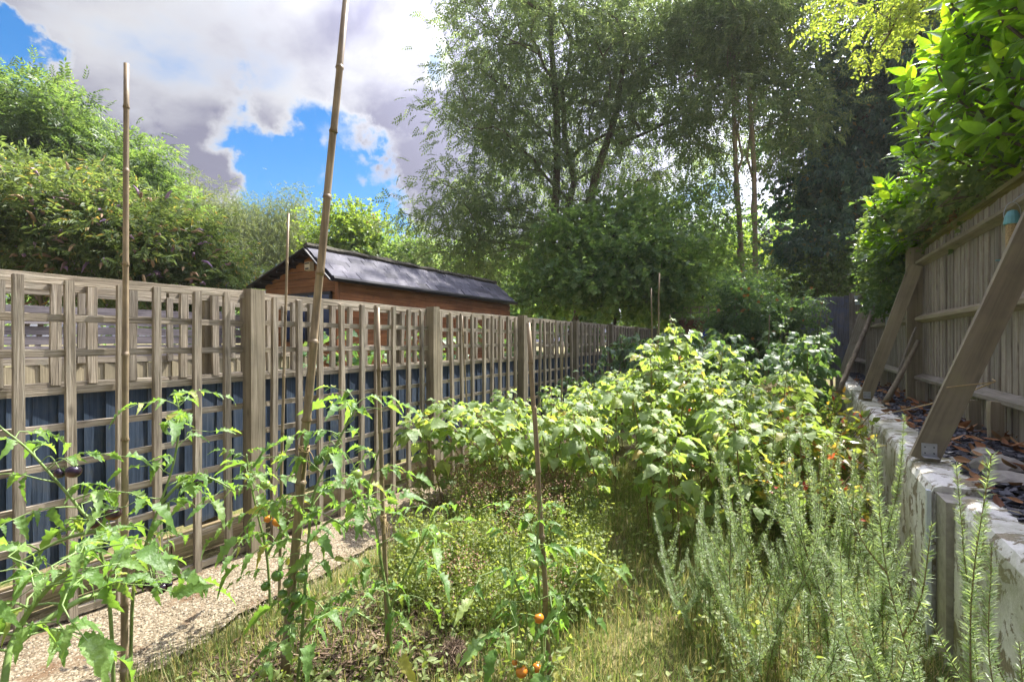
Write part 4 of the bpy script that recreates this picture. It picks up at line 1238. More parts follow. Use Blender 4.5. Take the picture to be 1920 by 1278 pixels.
def far_trees():
    k = 0
    for (u, t, v, ru, la) in ((-150, 32, 470, 220, 'distant tree beyond the flowering bushes'), (300, 38, 520, 200, 'distant tree behind the willows'), (600, 42, 540, 200, 'distant tree low behind the shed'),
                              (960, 30, 480, 200, 'distant tree behind the large ash'), (1250, 30, 440, 180, 'distant tree behind the hazel'), (1560, 28, 330, 200, 'distant tree behind the horse chestnut'), (1850, 26, 350, 200, 'distant tree behind the laurel'), (1420, 32, 560, 120, 'distant low tree behind the bright bush')):
        tree('distant_tree', la, 'tree', gbase(u, t), P(u, v, t), [E(u, (v + 620) / 2, t, ru, (660 - v) / 2, 3.0)], 70, 30, .9, T_SYC, M_SYC, M_BARK, r0=.02, group='distant trees', exclude_low=.1, size=(1.4, 2.4))
far_trees()
# tree out of frame at the right whose branch hangs into the picture
tree('maple_tree', 'maple branch with bright yellow green leaves hanging in at the top', 'tree', (4.6, 9.3, .7), (4.2, 9.2, 6.6),
     [E(1660, 30, 6.6, 70, 50, .5), E(1730, 10, 6.4, 60, 30, .5), E(1580, 0, 6.8, 40, 40, .4), E(1640, 95, 6.6, 22, 30, .3), E(1760, -40, 6.4, 60, 25, .5)],
     22, 15, .15, T_SMALL, M_YG, M_BARK, r0=.006, exclude_low=.6, seg=.5)

# ------------------------------------------------------------------ houses far behind
def houses():
    b = Vector(P(690, 639, 42)); b.z = 0
    t = thing('brick_house', 'brick house with chimney pots showing above the trees', 'house', b)
    V, T = box(-5, 5, -4, 4, 0, 6.5); g = Geo(); g.add(V, T); obj('wall', g.mesh('wall', M_BRICK), t, b)
    V = np.array([(-5.3, -4.3, 6.5), (5.3, -4.3, 6.5), (5.3, 4.3, 6.5), (-5.3, 4.3, 6.5), (-5.3, 0, 9.3), (5.3, 0, 9.3)]); T = [(0, 1, 5), (0, 5, 4), (2, 3, 4), (2, 4, 5), (0, 4, 3), (1, 2, 5), (0, 3, 2), (0, 2, 1)]
    ro = obj('roof', mesh_np('roof', V, T, M_ROOF), t, b)
    cz = P(697, 412, 42).z
    g = Geo(); g.add(*box(.0, .9, -.45, .45, 8.5, cz - .1)); g.add(*box(-.05, .95, -.5, .5, cz - .1, cz + .02)); obj('chimney', g.mesh('chimney', M_BRICK), ro, b)
    for k in (.2, .65):
        g = Geo(); g.add(*tube([(k, 0, cz + .02), (k, 0, cz + .25), (k, 0, cz + .45)], [.14, .11, .14], 10)); obj('chimney_pot', g.mesh('chimney_pot', M_BRICK), ro, b)
    for (u, v, la) in ((658, 378, 'taller rooftop aerial left of the chimney'), (684, 392, 'lower rooftop aerial beside the chimney')):
        p = P(u, v, 40); base = Vector((p.x, p.y, 8.0))
        a = thing('television_aerial', la, 'aerial', base)
        g = Geo(); g.add(*tube([(0, 0, 0), (0, 0, p.z - 8.0)], .035, 5)); obj('mast', g.mesh('mast', M_METAL), a, base)
        g = Geo(); R = Vector((CS, SN, .25)).normalized(); h = Vector((0, 0, p.z - 8.05))
        g.add(*tube([h - R * .5, h + R * .7], .03, 5))
        for k in np.linspace(-.45, .65, 7):
            c = h + R * k; s = Vector((.1, -.2, .3)); g.add(*tube([c - s, c + s], .016, 4))
        obj('antenna', g.mesh('antenna', M_METAL), a, base)
    b = Vector(P(1462, 639, 30)); b.z = 0
    t = thing('rendered_house', 'pale rendered house gable glimpsed below the horse chestnut', 'house', b)
    V, T = box(-3, 3, -3, 3, 0, 6.0); g = Geo(); g.add(V, T); obj('wall', g.mesh('wall', M_REND), t, b)
    V = np.array([(-3.3, -3.2, 6.0), (3.3, -3.2, 6.0), (3.3, 3.2, 6.0), (-3.3, 3.2, 6.0), (0, -3.2, 8.3), (0, 3.2, 8.3)]); T = [(0, 4, 3), (3, 4, 5), (1, 2, 4), (2, 5, 4), (0, 1, 4), (2, 3, 5), (0, 3, 1), (1, 3, 2)]
    obj('roof', mesh_np('roof', V, T, M_ROOF), t, b)
houses()

# ------------------------------------------------------------------ laurel and ivy over the right fence
LAUREL = [mesh_np('laurel_leaf', *leaf_t(.21, .092, 5, f, d, 0, prof=.75, wave=w), M_LAUR, smooth=True) for f, d, w in ((.25, .15, 0), (.35, .3, .1), (.15, .05, .15), (.3, .22, -.1))]
def laurel():
    for (label, y0, y1, nsh, nvis, zlo, zhi, xf) in (('large leaved laurel hanging over the fence nearest the camera', 2.9, 4.9, 60, 26, 2.75, 4.6, 1.04),
                                                 ('glossy laurel spilling over the middle of the fence', 4.9, 6.9, 60, 24, 2.75, 4.45, 1.04),
                                                 ('lower laurel shoots above the tall fence post', 6.9, 8.6, 44, 22, 2.5, 3.6, .98)):
        b = Vector((2.0, (y0 + y1) / 2, .75))
        t = thing('laurel_bush', label, 'shrub', b, 'laurels over the boarded fence')
        shoots = []
        for k in range(nsh + nsh):
            y = rng.uniform(y0, y1); z = rng.uniform(zlo, zhi); fz = (z - zlo) / (zhi - zlo)
            x = xf + .22 * abs(rng.normal()) + .35 * (fz - .45) ** 2 + (0 if k < nsh else .35)
            d = norm(np.array([-.75 + rng.normal(0, .35), rng.normal(-.25, .35), .45 + .5 * fz + rng.normal(0, .25)]))
            if z < 2.75: d[2] *= .2
            shoots.append((np.array([x, y, z]), d))
        g = Geo()
        fol = Geo()
        V0, T0 = leaf_t(.205, .09, 4, .28, .2, prof=.75)
        cnt = 0
        for i, (p, d) in enumerate(shoots):
            root = p - d * .45 + np.array([.5, 0, -.35])
            g.add(*tube(curve([root, p - d * .22, p], 3), [.012, .011, .010, .009, .008, .007, .005], 5))
            nl = rng.integers(8, 12)
            for q in range(nl):
                a = q * 2.4; s = q / nl
                base = p - d * .2 * (1 - s)
                x1 = norm(np.cross(d, [.3, .2, .9])); x2 = np.cross(d, x1)
                rad = math.cos(a) * x1 + math.sin(a) * x2
                f = norm(rad * (1.0 - .62 * s) + d * (.35 + .6 * s) + np.array([0, 0, -.12])); up = norm(d - f * np.dot(d, f) + np.array([0, 0, .35]) + rng.normal(0, .12, 3))
                sc = rng.uniform(.75, 1.12)
                if i < nvis:
                    obj('leaf', LAUREL[(q + i) % 4], t, base, quat_from(f, up), sc)
                else:
                    fol.add(xform(V0, f, up, base, sc), T0)
        g.add(*tube([(2.0, b.y, .7), (1.95, b.y, 1.9), (1.8, b.y + .1, 3.2)], [.06, .05, .02], 7))
        obj('stem', g.mesh('stem', M_BARK, origin=b), t, b)
        o = obj('foliage', fol.mesh('foliage', M_LAUR, smooth=True, origin=b), t, b); o['kind'] = 'stuff'
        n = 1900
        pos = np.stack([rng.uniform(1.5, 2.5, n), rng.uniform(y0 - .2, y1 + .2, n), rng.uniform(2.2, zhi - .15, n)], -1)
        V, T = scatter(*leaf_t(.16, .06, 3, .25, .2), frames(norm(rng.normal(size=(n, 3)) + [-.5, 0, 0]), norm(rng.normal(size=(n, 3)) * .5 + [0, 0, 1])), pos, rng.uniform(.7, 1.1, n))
        o = obj('inner_foliage', mesh_np('inner_foliage', V - np.array(b), T, M_LAUR_SHADE), t, b); o['kind'] = 'stuff'
laurel()

def ivy(label, y0, y1, n, z0, z1, group='ivy hanging over the boarded fence', xb=(1.05, 1.7), drop=0, cap=M_IVY, name='ivy'):
    b = Vector((1.45, (y0 + y1) / 2, TZ))
    t = thing(name, label, 'ivy', b, group)
    y = rng.uniform(y0, y1, n); z = z1 - (z1 - z0) * rng.uniform(0, 1, n) ** 1.3
    x = rng.uniform(*xb, n); m = z < 2.55; x[m] = np.minimum(x[m], 1.27)
    pos = np.stack([x, y, z], -1); o = np.tile([-.7, -.3, .1], (n, 1))
    V, T = leaves_at(pos, o, 1, .05, T_IVY, droop=.5, tilt=.6, size=(.7, 1.25))
    g = Geo()
    for k in range(14):
        yy = rng.uniform(y0, y1); xs = rng.uniform(1.1, 1.25)
        g.add(*tube(curve([(1.4, yy, 2.65), (xs + .05, yy + rng.normal(0, .1), 2.62), (xs, yy + rng.normal(0, .15), (z0 + 2.6) / 2), (xs, yy + rng.normal(0, .2), z0)], 3), .005, 4))
    g.add(*tube([(1.5, b.y, TZ), (1.48, b.y, 1.7), (1.45, b.y, 2.6)], .03, 6))
    obj('stem', g.mesh('stem', M_BARK, origin=b), t, b)
    obj('foliage', mesh_np('foliage', V - np.array(b), T, cap), t, b)
ivy('leafy ivy mass hanging down the fence beyond the tall post', 7.4, 9.6, 1400, 2.0, 3.4, xb=(1.12, 1.75))
ivy('ivy trailing over the far end of the boarded fence', 9.6, 12.6, 900, 2.62, 3.4, xb=(1.3, 1.9))
ivy('mixed creeper with dry seed heads draped on the fence capping', 5.0, 7.3, 230, 2.62, 2.95, xb=(1.2, 1.6), cap=M_BUDD)
def dry_leaves_on_creeper():
    lab = ['long curled dead leaf cluster hanging over the fence capping', 'small dead leaf cluster hanging nearer the bird feeder']
    for (u, v, t), la in zip(((1752, 385, 4.9), (1783, 400, 4.6)), lab):
        p = np.array(P(u, v, t)); g = Geo()
        for k in range(9):
            V, T = leaf_t(.16, .05, 5, .6, .5 + rng.uniform(0, .5)); g.add(xform(V, rng.normal(0, .35, 3) + [0, 0, -1], rng.normal(0, 1, 3) + [-1, 0, 0], rng.normal(0, .03, 3)), T)
        g.add(*tube([(0, 0, .0), (.1, .02, .06), (.25, .0, .0)], .006, 5))
        o = obj('dead_leaf_cluster', g.mesh('dead_leaf_cluster', M_LITTER), None, p); tag(o, la, 'dead leaves', 'dead leaves caught in the creeper')
dry_leaves_on_creeper()

# ------------------------------------------------------------------ garden plants
def trifol(L=.09, W=.065, seed=0, five=False, pet=.10):
    r = np.random.default_rng(seed); g = Geo()
    droop = r.uniform(.25, .55)
    rp = [(0, 0, 0), (0, pet * .5, .012), (0, pet, 0), (0, pet + L * .35, -.012)]
    g.add(*tube(curve(rp, 2), .0016, 4, cap=False), m=1)
    pos = [((0, 1, -.55), (0, pet + L * .35, -.012), 1.1)]
    pos += [((s * .9, .45, -.45), (0, pet, 0), .95) for s in (-1, 1)]
    if five: pos += [((s * 1, -.0, -.5), (0, pet * .8, .004), .75) for s in (-1, 1)]
    for f, p, s in pos:
        V, T = leaf_t(L, W, 7, .22 + r.uniform(-.1, .15), droop + r.uniform(-.1, .2), .10, prof=.62, wave=.14)
        g.add(xform(V, np.array(f) + r.normal(0, .15, 3), np.array([0, .1, 1]) + r.normal(0, .2, 3), p, s * r.uniform(.9, 1.1)), T)
    return g
RASP = [trifol(.10, .078, i, i % 3 == 0).mesh('raspberry_leaf', [M_RASP, M_RSTEM], smooth=True) for i in range(6)]
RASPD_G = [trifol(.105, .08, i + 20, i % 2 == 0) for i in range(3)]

def cane_curve(x, y, h, lean):
    return curve([(x, y, -.04), (x + lean[0] * .25, y + lean[1] * .25, h * .45), (x + lean[0] * .6, y + lean[1] * .6, h * .8), (x + lean[0], y + lean[1], h)], 4)

def rasp_height(x, y):
    """how tall the raspberry thicket grows across the bed"""
    h = .80 + .10 * math.sin(x * 3 + y)
    h += .22 * math.exp(-((x + .6) ** 2 / .9 + (y - 5.2) ** 2 / 2.0)) + .38 * math.exp(-((x + .95) ** 2 / .14 + (y - 5.2) ** 2 / .6))
    h += .18 * math.exp(-((x + 2.4) ** 2 / .3 + (y - 4.3) ** 2 / .5))
    return h

def raspberries():
    pts = []
    tries = 0
    while len(pts) < 78 and tries < 5000:
        tries += 1
        y = random.uniform(3.15, 7.2); x = random.uniform(-2.5, .25)
        lo = -2.35 + .0 * y; front = 3.2 + max(0, -.6 - x) * .42 + max(0, x + .0) * .6
        if y < front or x < lo: continue
        if all((x - a) ** 2 + (y - b) ** 2 > .19 ** 2 for a, b in pts): pts.append((x, y))
    ARCH = {(-2.5, 4.5): (-.25, -.55), (-2.35, 4.05): (-.3, -.6), (-2.2, 3.75): (-.35, -.55), (-2.62, 4.1): (-.15, -.65), (-2.05, 3.9): (-.2, -.7), (-2.5, 3.6): (-.15, -.5), (-2.7, 4.9): (-.1, -.6), (-2.3, 4.4): (-.1, -.4), (-1.9, 3.5): (-.2, -.45), (-2.6, 3.3): (-.1, -.35)}
    TALL = {(-.95, 5.2): 1.66, (-.80, 4.95): 1.5, (-1.15, 5.1): 1.48, (-.62, 5.3): 1.42, (-1.3, 5.4): 1.32, (-.35, 4.9): 1.25, (-.05, 5.0): 1.2}
    pts += list(ARCH) + list(TALL)
    for (x, y) in pts:
        h = rasp_height(x, y) * random.uniform(.78, 1.2)
        lean = (random.gauss(-.03, .12), random.gauss(-.10, .12))
        if (x, y) in TALL: h = TALL[(x, y)]; lean = (random.gauss(0, .08), random.gauss(-.05, .08))
        if (x, y) in ARCH: lean = ARCH[(x, y)]; h = random.uniform(.72, .95)
        c = cane_curve(x, y, h, lean)
        if (x, y) in ARCH: la = 'raspberry cane arching low over the path edge beside the trellis'
        elif y < 4.1: la = 'sunlit raspberry plant along the front edge of the patch by the dry grass'
        elif h > 1.25: la = 'tall raspberry plant rising above the middle of the sunlit patch'
        elif x > -.5: la = 'sunlit raspberry plant on the side of the patch next to the blueberry bushes'
        elif y > 5.9: la = 'raspberry plant at the back of the sunlit patch toward the shade'
        else: la = 'sunlit pale green raspberry plant inside the thick of the patch'
        t = thing('raspberry_plant', la, 'raspberry plant', (x, y, 0), 'sunlit raspberry patch')
        g = Geo(); g.add(*tube(c, np.linspace(.0065, .003, len(c)), 5))
        obj('stem', g.mesh('stem', M_RSTEM, origin=(x, y, 0)), t, (x, y, 0))
        n = 22; a = random.uniform(0, 6)
        for k in range(n):
            f = .18 + .82 * (k / (n - 1)) ** .85
            i = min(len(c) - 1, f * (len(c) - 1)); i0 = int(i); p = c[i0] + (c[min(i0 + 1, len(c) - 1)] - c[i0]) * (i - i0)
            a += 2.4 + random.gauss(0, .3)
            el = .45 - .5 * (1 - f) + random.gauss(0, .2)
            d = np.array([math.cos(a) * math.cos(el), math.sin(a) * math.cos(el), math.sin(el)])
            up = np.array([random.gauss(0, .25), random.gauss(0, .25), 1]) + d * .3
            obj('leaf', random.choice(RASP), t, p, quat_from(d, up), random.uniform(.55, 1.25) * (1.0 if f < .9 else .7))
raspberries()

def plant_mesh(name, gs, n, h, mats, seed, size=(.9, 1.3), pet=0):
    """a whole plant as stem + foliage meshes, used where single leaves are too small to tell apart"""
    r = np.random.default_rng(seed)
    c = cane_curve(0, 0, h, (r.normal(0, .15), r.normal(-.05, .15)))
    st = Geo(); st.add(*tube(c, np.linspace(.007, .003, len(c)), 5))
    fo = Geo(); a = 0
    for k in range(n):
        f = .12 + .88 * k / (n - 1); i = min(len(c) - 2, int(f * (len(c) - 1))); p = c[i] + r.normal(0, .02, 3); a += 2.4 + r.normal(0, .3)
        el = .4 - .5 * (1 - f) + r.normal(0, .25); d = np.array([math.cos(a) * math.cos(el), math.sin(a) * math.cos(el), math.sin(el)])
        g = gs[k % len(gs)]; s = r.uniform(*size); q0 = d * r.uniform(0, .1)
        for V, T, m in zip(g.v, g.t, g.m):
            base = T.min(); fo.add(xform(V, d, r.normal(0, .25, 3) + [0, 0, 1], p + q0, s), T - base, int(m[0]))
    return st.mesh('stem', mats[1]), fo.mesh('foliage', mats, smooth=True)

def far_raspberries():
    var = [plant_mesh('far', RASPD_G, 24, 1.0, [M_RASP_SHADE, M_RSTEM], s) for s in range(5)]
    pts = []; tries = 0
    while len(pts) < 74 and tries < 4000:
        tries += 1
        x, y = random.uniform(-2.7, .55), random.uniform(7.3, 12.6)
        if y < 8.4 and x < -2.2: continue
        if all((x - a) ** 2 + (y - b) ** 2 > .27 ** 2 for a, b in pts): pts.append((x, y))
    for (x, y) in pts:
        h = random.uniform(1.15, 1.6) + .25 * math.exp(-((x + .8) ** 2 / .6 + (y - 11) ** 2 / 1.5)) * 2
        st, fo = random.choice(var)
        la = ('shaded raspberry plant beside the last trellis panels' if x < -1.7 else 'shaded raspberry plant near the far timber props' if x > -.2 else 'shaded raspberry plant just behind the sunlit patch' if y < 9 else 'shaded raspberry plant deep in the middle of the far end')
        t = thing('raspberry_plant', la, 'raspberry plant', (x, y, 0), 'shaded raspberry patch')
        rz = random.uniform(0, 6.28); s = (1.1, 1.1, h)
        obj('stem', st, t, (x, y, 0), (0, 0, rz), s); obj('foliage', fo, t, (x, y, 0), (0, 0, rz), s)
    # along the trellis behind the sunlit patch
    lab = 'weedy shoots growing up against the trellis end panels'
    for (x, y, h) in ((-2.95, 6.2, .75), (-2.9, 6.9, .9), (-2.8, 7.6, 1.0), (-2.9, 8.4, 1.25), (-2.75, 9.0, 1.3), (-2.9, 9.6, 1.4)):
        st, fo = random.choice(var); t = thing('weed_shoot', lab, 'weed', (x, y, 0), 'weeds by the trellis'); rz = random.uniform(0, 6)
        obj('stem', st, t, (x, y, 0), (0, 0, rz), (.7, .7, h)); obj('foliage', fo, t, (x, y, 0), (0, 0, rz), (.7, .7, h))
    # neighbour's greenery seen through the lattice
    for i, (x, y, h) in enumerate(((-4.4, 3.5, 1.25), (-4.6, 3.9, 1.45), (-4.5, 4.5, 1.3), (-4.9, 5.2, 1.4), (-4.6, 5.9, 1.5), (-5.0, 6.6, 1.3), (-4.6, 7.3, 1.4), (-4.9, 8.0, 1.6), (-4.6, 8.8, 1.8), (-5, 9.6, 1.7), (-4.5, 10.4, 1.9), (-4.3, 11.2, 2.0), (-4.5, 12, 1.9))):
        st, fo = random.choice(var); t = thing('garden_shrub', 'leafy shrub in the next garden seen through the lattice', 'shrub', (x, y, 0), "shrubs in the next garden"); rz = random.uniform(0, 6)
        obj('stem', st, t, (x, y, 0), (0, 0, rz), (1.25, 1.25, h)); obj('foliage', fo, t, (x, y, 0), (0, 0, rz), (1.25, 1.25, h))
far_raspberries()

def dahlia():
    b = Vector((-.55, 11.2, 0))
    t = tree('dahlia_bush', 'tall shaded bush dotted with orange flowers at the far end', 'bush', b, (-.55, 11.2, 1.6), [E(1400, 575, 9.4, 75, 50, .5), E(1480, 580, 9.4, 60, 40, .5)], 36, 40, .17, T_SMALL, M_RASP_SHADE, M_BARK, r0=.006, exclude_low=0, seg=.3)
    for k in range(22):
        p = P(1440 + rng.normal(0, 50), 575 + rng.normal(0, 28), 8.9 + rng.normal(0, .15)); g = Geo()
        for q in range(7):
            a = q / 7 * 6.28; V, T = leaf_t(.034, .022, 3, .2, .2); g.add(xform(V, (math.cos(a), -.3, math.sin(a)), (0, -1, 0), (0, 0, 0)), T)
        obj('flower', g.mesh('flower', M_ORNG), t, p)
dahlia()

def blueberry(label, x, y, w, h, n, seed):
    b = Vector((x, y, 0)); t = thing('blueberry_bush', label, 'bush', b, 'blueberry bushes')
    g = Geo(); pos = []; out = []
    for k in range(n):
        a = rng.uniform(0, 6.28); r = w * rng.uniform(.2, 1) ** .6; hh = h * rng.uniform(.55, 1.05) * (1 - .3 * (r / w) ** 2)
        e = np.array([r * math.cos(a), r * math.sin(a), hh]); c = curve([(0, 0, -.03), e * [.4, .4, .55], e], 6)
        g.add(*tube(c, np.linspace(.006, .002, len(c)), 4))
        for q in range(30):
            i = int(rng.uniform(.3, 1) * (len(c) - 1)); pos.append(c[i] + rng.normal(0, .02, 3)); out.append(norm(e * [1, 1, .3]))
    pos = np.array(pos); out = np.array(out)
    obj('stem', g.mesh('stem', M_ROSES), t, b)
    V, T = leaves_at(pos, out, 1, .02, leaf_t(.07, .036, 4, .25, .2), droop=.1, tilt=.5)
    obj('foliage', mesh_np('foliage', V, T, M_BLUEB), t, b)
blueberry('blueberry bush with red and yellow leaves beside the white wall', .20, 4.35, .48, 1.12, 44, 1)
blueberry('blueberry bush with yellowing leaves behind the one by the wall', .28, 5.2, .48, 1.14, 38, 2)
blueberry('reddening blueberry bush half hidden in the sunlit raspberries', -1.0, 5.3, .38, 1.32, 30, 3)
blueberry('low blueberry bush between rosemary and raspberries', .12, 3.75, .38, .82, 30, 4)

# rosemary
def sprig(L, seed, side=3):
    r = np.random.default_rng(seed); g = Geo()
    def shoot(c, dens, nl):
        g.add(*tube(c, np.linspace(.0030, .0010, len(c)) * (1 if nl > .024 else .7), 4), m=1)
        seglen = np.linalg.norm(np.diff(c, axis=0), axis=1).sum(); n = int(seglen * dens)
        f = np.sort(r.uniform(.12, 1, n)) * (len(c) - 1); i = np.minimum(f.astype(int), len(c) - 2)
        p = c[i] + (c[i + 1] - c[i]) * (f - i)[:, None]; d = norm(c[i + 1] - c[i])
        a = r.uniform(0, 6.28, n); x1 = norm(np.cross(d, [.2, .1, .97]) + 1e-4); x2 = np.cross(d, x1)
        rad = np.cos(a)[:, None] * x1 + np.sin(a)[:, None] * x2
        k = r.uniform(.7, 1.25, n)[:, None] * (1 - .35 * (f / (len(c) - 1))[:, None] ** 2)
        fw = norm(rad * k + d * .5)
        V, T = np.array([(-.0011, 0, 0), (.0011, 0, 0), (.0017, .55, .06), (-.0017, .55, .06), (0, 1, .16)]), np.array([(0, 1, 2), (0, 2, 3), (3, 2, 4)])
        V = V * [1, nl, nl]
        W, TT = scatter(V, T, frames(fw, rad + r.normal(0, .2, rad.shape)), p, r.uniform(.7, 1.15, n) * (1 - .35 * (f / (len(c) - 1)) ** 3)); g.add(W, TT)
    bx, by = r.normal(0, .11, 2)
    c = curve([(0, 0, 0), (bx * .3, by * .3, L * .35), (bx, by, L * .7), (bx * 1.2 + r.normal(0, .02), by * 1.2, L)], 5)
    shoot(c, 820, .031)
    for k in range(side):
        i = int(r.uniform(.25, .7) * (len(c) - 1)); a = r.uniform(0, 6.28); l = r.uniform(.15, .3) * L * 1.2; d = np.array([math.cos(a) * .45, math.sin(a) * .45, 1.0])
        shoot(curve([c[i], c[i] + d * l * .4 + [math.cos(a) * .02, math.sin(a) * .02, 0], c[i] + d * l], 4), 820, .026)
    return g.mesh('sprig', [M_ROSE, M_ROSES])
SPRIG = [sprig(1.0, i, 2 + i % 3) for i in range(7)]
def rosemary():
    for (label, x, y, h, n, w) in (('rosemary bush against the white wall by the front prop', .22, 2.95, 1.12, 17, .30),
                                   ('broad rosemary bush in the middle of the rosemary clump', -.08, 2.45, .98, 18, .36),
                                   ('tall rosemary bush in front of the flaking wall', .22, 2.2, 1.10, 15, .26),
                                   ('rosemary bush leaning over the nearest wall section', .42, 1.72, 1.20, 11, .16),
                                   ('blurred rosemary sprigs nearest the camera at the picture edge', .47, 1.32, 1.18, 8, .12),
                                   ('low rosemary tuft beside the dry grass', -.40, 2.55, .72, 13, .24),
                                   ('rosemary bush at the bottom edge, low and spreading', -.05, 1.85, .62, 13, .28)):
        t = thing('rosemary_bush', label, 'rosemary', (x, y, 0), 'rosemary bushes by the white wall')
        for k in range(int(n * .85)):
            a = random.uniform(0, 6.28); r = w * random.random() ** .5
            px, py = x + r * math.cos(a) * .55, y + r * math.sin(a) * .55
            if px > .57: px = .57 - random.random() * .05
            tilt = random.uniform(.02, .38) * (r / w + .2)
            rot = Euler((-math.sin(a) * tilt, math.cos(a) * tilt - .05, random.uniform(0, 6.28)), 'XYZ')
            s = h * random.uniform(.5, 1.08)
            obj('sprig', random.choice(SPRIG), t, (px, py, -.02), rot, (s * .35 + .45, s * .35 + .45, s))
rosemary()

# marjoram clumps
def marjoram():
    var = []
    for sd in range(4):
        r = np.random.default_rng(sd + 50); st = Geo(); po = []; ou = []; fl = Geo()
        for k in range(26):
            a = r.uniform(0, 6.28); rr = r.uniform(.02, .17); h = r.uniform(.2, .36); e = np.array([rr * math.cos(a), rr * math.sin(a), h])
            c = curve([e * [.5, .5, 0], e * [.8, .8, .5], e], 5); st.add(*tube(c, .0012, 3, cap=False))
            for q in range(15):
                i = int(r.uniform(.15, 1) * (len(c) - 1)); po.append(c[i] + r.normal(0, .008, 3)); ou.append(norm(r.normal(size=3) * [1, 1, .3]))
            if sd == 3:
                for q in range(9):
                    V, T = diamond(.012, .010); fl.add(xform(V, r.normal(size=3), r.normal(size=3) + [0, 0, 1], c[-1] + r.normal(0, .014, 3)), T)
        V, T = leaves_at(np.array(po), np.array(ou), 1, .006, diamond(.021, .016), droop=0, tilt=.5)
        var.append((st.mesh('stem', M_OREG), mesh_np('foliage', V, T, M_OREG), fl.mesh('dry_flowers', M_OREGF) if sd == 3 else None))
    for k in range(92):
        x, y = random.uniform(-2.25, -.95), random.uniform(1.95, 3.75)
        if k >= 70: x, y = random.uniform(-2.95, -2.1), random.uniform(3.1, 4.6)
        if y < 2.2 and (x < -1.9 or x > -1.2): continue
        if x > -1.15 and y > 3.0: continue
        dry = (y > 2.95 and x < -1.4) or (k % 9 == 0)
        st, fo, fl = var[3] if dry else var[k % 3]
        t = thing('marjoram_plant', 'marjoram clump with dried brown flower heads by the path' if dry else 'low yellow green marjoram clump among the tomato canes', 'herb', (x, y, 0), 'dried marjoram clumps' if dry else 'green marjoram clumps')
        rz = random.uniform(0, 6.28); s = random.uniform(.8, 1.25)
        obj('stem', st, t, (x, y, 0), (0, 0, rz), s); obj('foliage', fo, t, (x, y, 0), (0, 0, rz), s)
        if fl: obj('dry_flowers', fl, t, (x, y, 0), (0, 0, rz), s)['kind'] = 'stuff'
marjoram()

# grass, mulch, straw
def ground_cover():
    n = 130000
    x = rng.uniform(-2.45, .62, n); y = .85 + 4.6 * rng.uniform(0, 1, n) ** 1.45
    den = .5 + .5 * np.sin(x * 4.3 + 1.2 * np.sin(y * 3.1)) * np.sin(y * 3.7 + x * 2)
    keep = rng.uniform(0, 1, n) < np.clip(.5 + .75 * den, .25, 1)
    soil = (x < -1.35) & (x > -2.3) & (y < 2.2) & (rng.uniform(0, 1, n) < .72); keep &= ~soil
    x, y = x[keep], y[keep]; n = len(x)
    V, T = np.array([(-.5, 0, 0), (.5, 0, 0), (.38, .5, .06), (-.38, .5, .06), (0, 1, .30)]), np.array([(0, 1, 2), (0, 2, 3), (3, 2, 4)])
    V = V * [.036, 1, 1]
    a = rng.uniform(0, 6.28, n); lean = rng.uniform(.25, 2.2, n)
    f = np.stack([np.cos(a) * lean, np.sin(a) * lean, np.ones(n)], -1)
    up = np.stack([-np.cos(a), -np.sin(a), lean * .6], -1)
    W, TT = scatter(V, T, frames(f, up), np.stack([x, y, np.full(n, -.035)], -1), rng.uniform(.05, .15, n))
    o = obj('grass', mesh_np('grass', W, TT, M_GRASS)); tag(o, 'patchy dry grass between the herbs and the rosemary', 'grass', kind='stuff')
    n = 16000
    x = rng.uniform(-2.3, .5, n); y = 1.0 + 4.2 * rng.uniform(0, 1, n) ** 1.3
    den = np.sin(x * 5.1 + 2 * np.sin(y * 2.3)) * np.sin(y * 4.1 - x * 3) + .35
    k = rng.uniform(-.2, 1.0, n) < den; x, y = x[k], y[k]; n = len(x)
    pos = np.stack([x, y, rng.uniform(-.02, .09, n)], -1)
    W, TT = leaves_at(pos, norm(rng.normal(size=(n, 3)) * [1, 1, .2]), 1, .012, leaf_t(.04, .02, 3, .2, .2), droop=-.2, tilt=.5, size=(.5, 1.3))
    o = obj('low_weeds', mesh_np('low_weeds', W, TT, M_OREG)); tag(o, 'low green weeds creeping between the herbs and grass', 'weeds', kind='stuff')
    n = 5200
    x = rng.normal(-1.72, .32, n); y = rng.normal(1.55, .55, n); k = (x < -1.0) & (x > -2.35) & (y > .3); x, y = x[k], y[k]; n = len(x)
    V, T = box(-.12, .12, 0, 1, -.05, .05)
    f = norm(np.stack([rng.normal(size=n), rng.normal(size=n), rng.normal(0, .25, n)], -1))
    W, TT = scatter(V, T, frames(f, np.tile([0, 0, 1.], (n, 1))), np.stack([x, y, rng.uniform(-.03, .012, n)], -1), rng.uniform(.012, .05, n))
    o = obj('wood_mulch', mesh_np('wood_mulch', W, TT, M_MULCH)); tag(o, 'dark shredded mulch under the tomato plants', 'mulch', kind='stuff')
    def pile(name, label, cx, cy, w, h, n, L_, mat):
        a = rng.uniform(0, 6.28, n); r = w * rng.uniform(0, 1, n) ** .6; z = h * (1 - (r / w) ** 2) * rng.uniform(.4, 1, n)
        V, T = box(-.02, .02, 0, 1, -.02, .02); f = norm(np.stack([rng.normal(size=n), rng.normal(size=n), rng.normal(0, .4, n)], -1))
        W, TT = scatter(V, T, frames(f, np.tile([.1, 0, 1.], (n, 1))), np.stack([cx + r * np.cos(a), cy + r * np.sin(a), z], -1), rng.uniform(L_ * .5, L_, n))
        o = obj(name, mesh_np(name, W, TT, mat)); tag(o, label, 'straw heap', kind='stuff')
    pile('straw_heap', 'pale heap of cut dry stems behind the sunlit raspberries', -.1, 6.6, .5, .98, 3200, .22, M_STRAW)
    pile('root_clump', 'brown tangled root clump at the foot of the middle cane', -1.30, 1.72, .10, .11, 1500, .05, M_MULCH)
ground_cover()

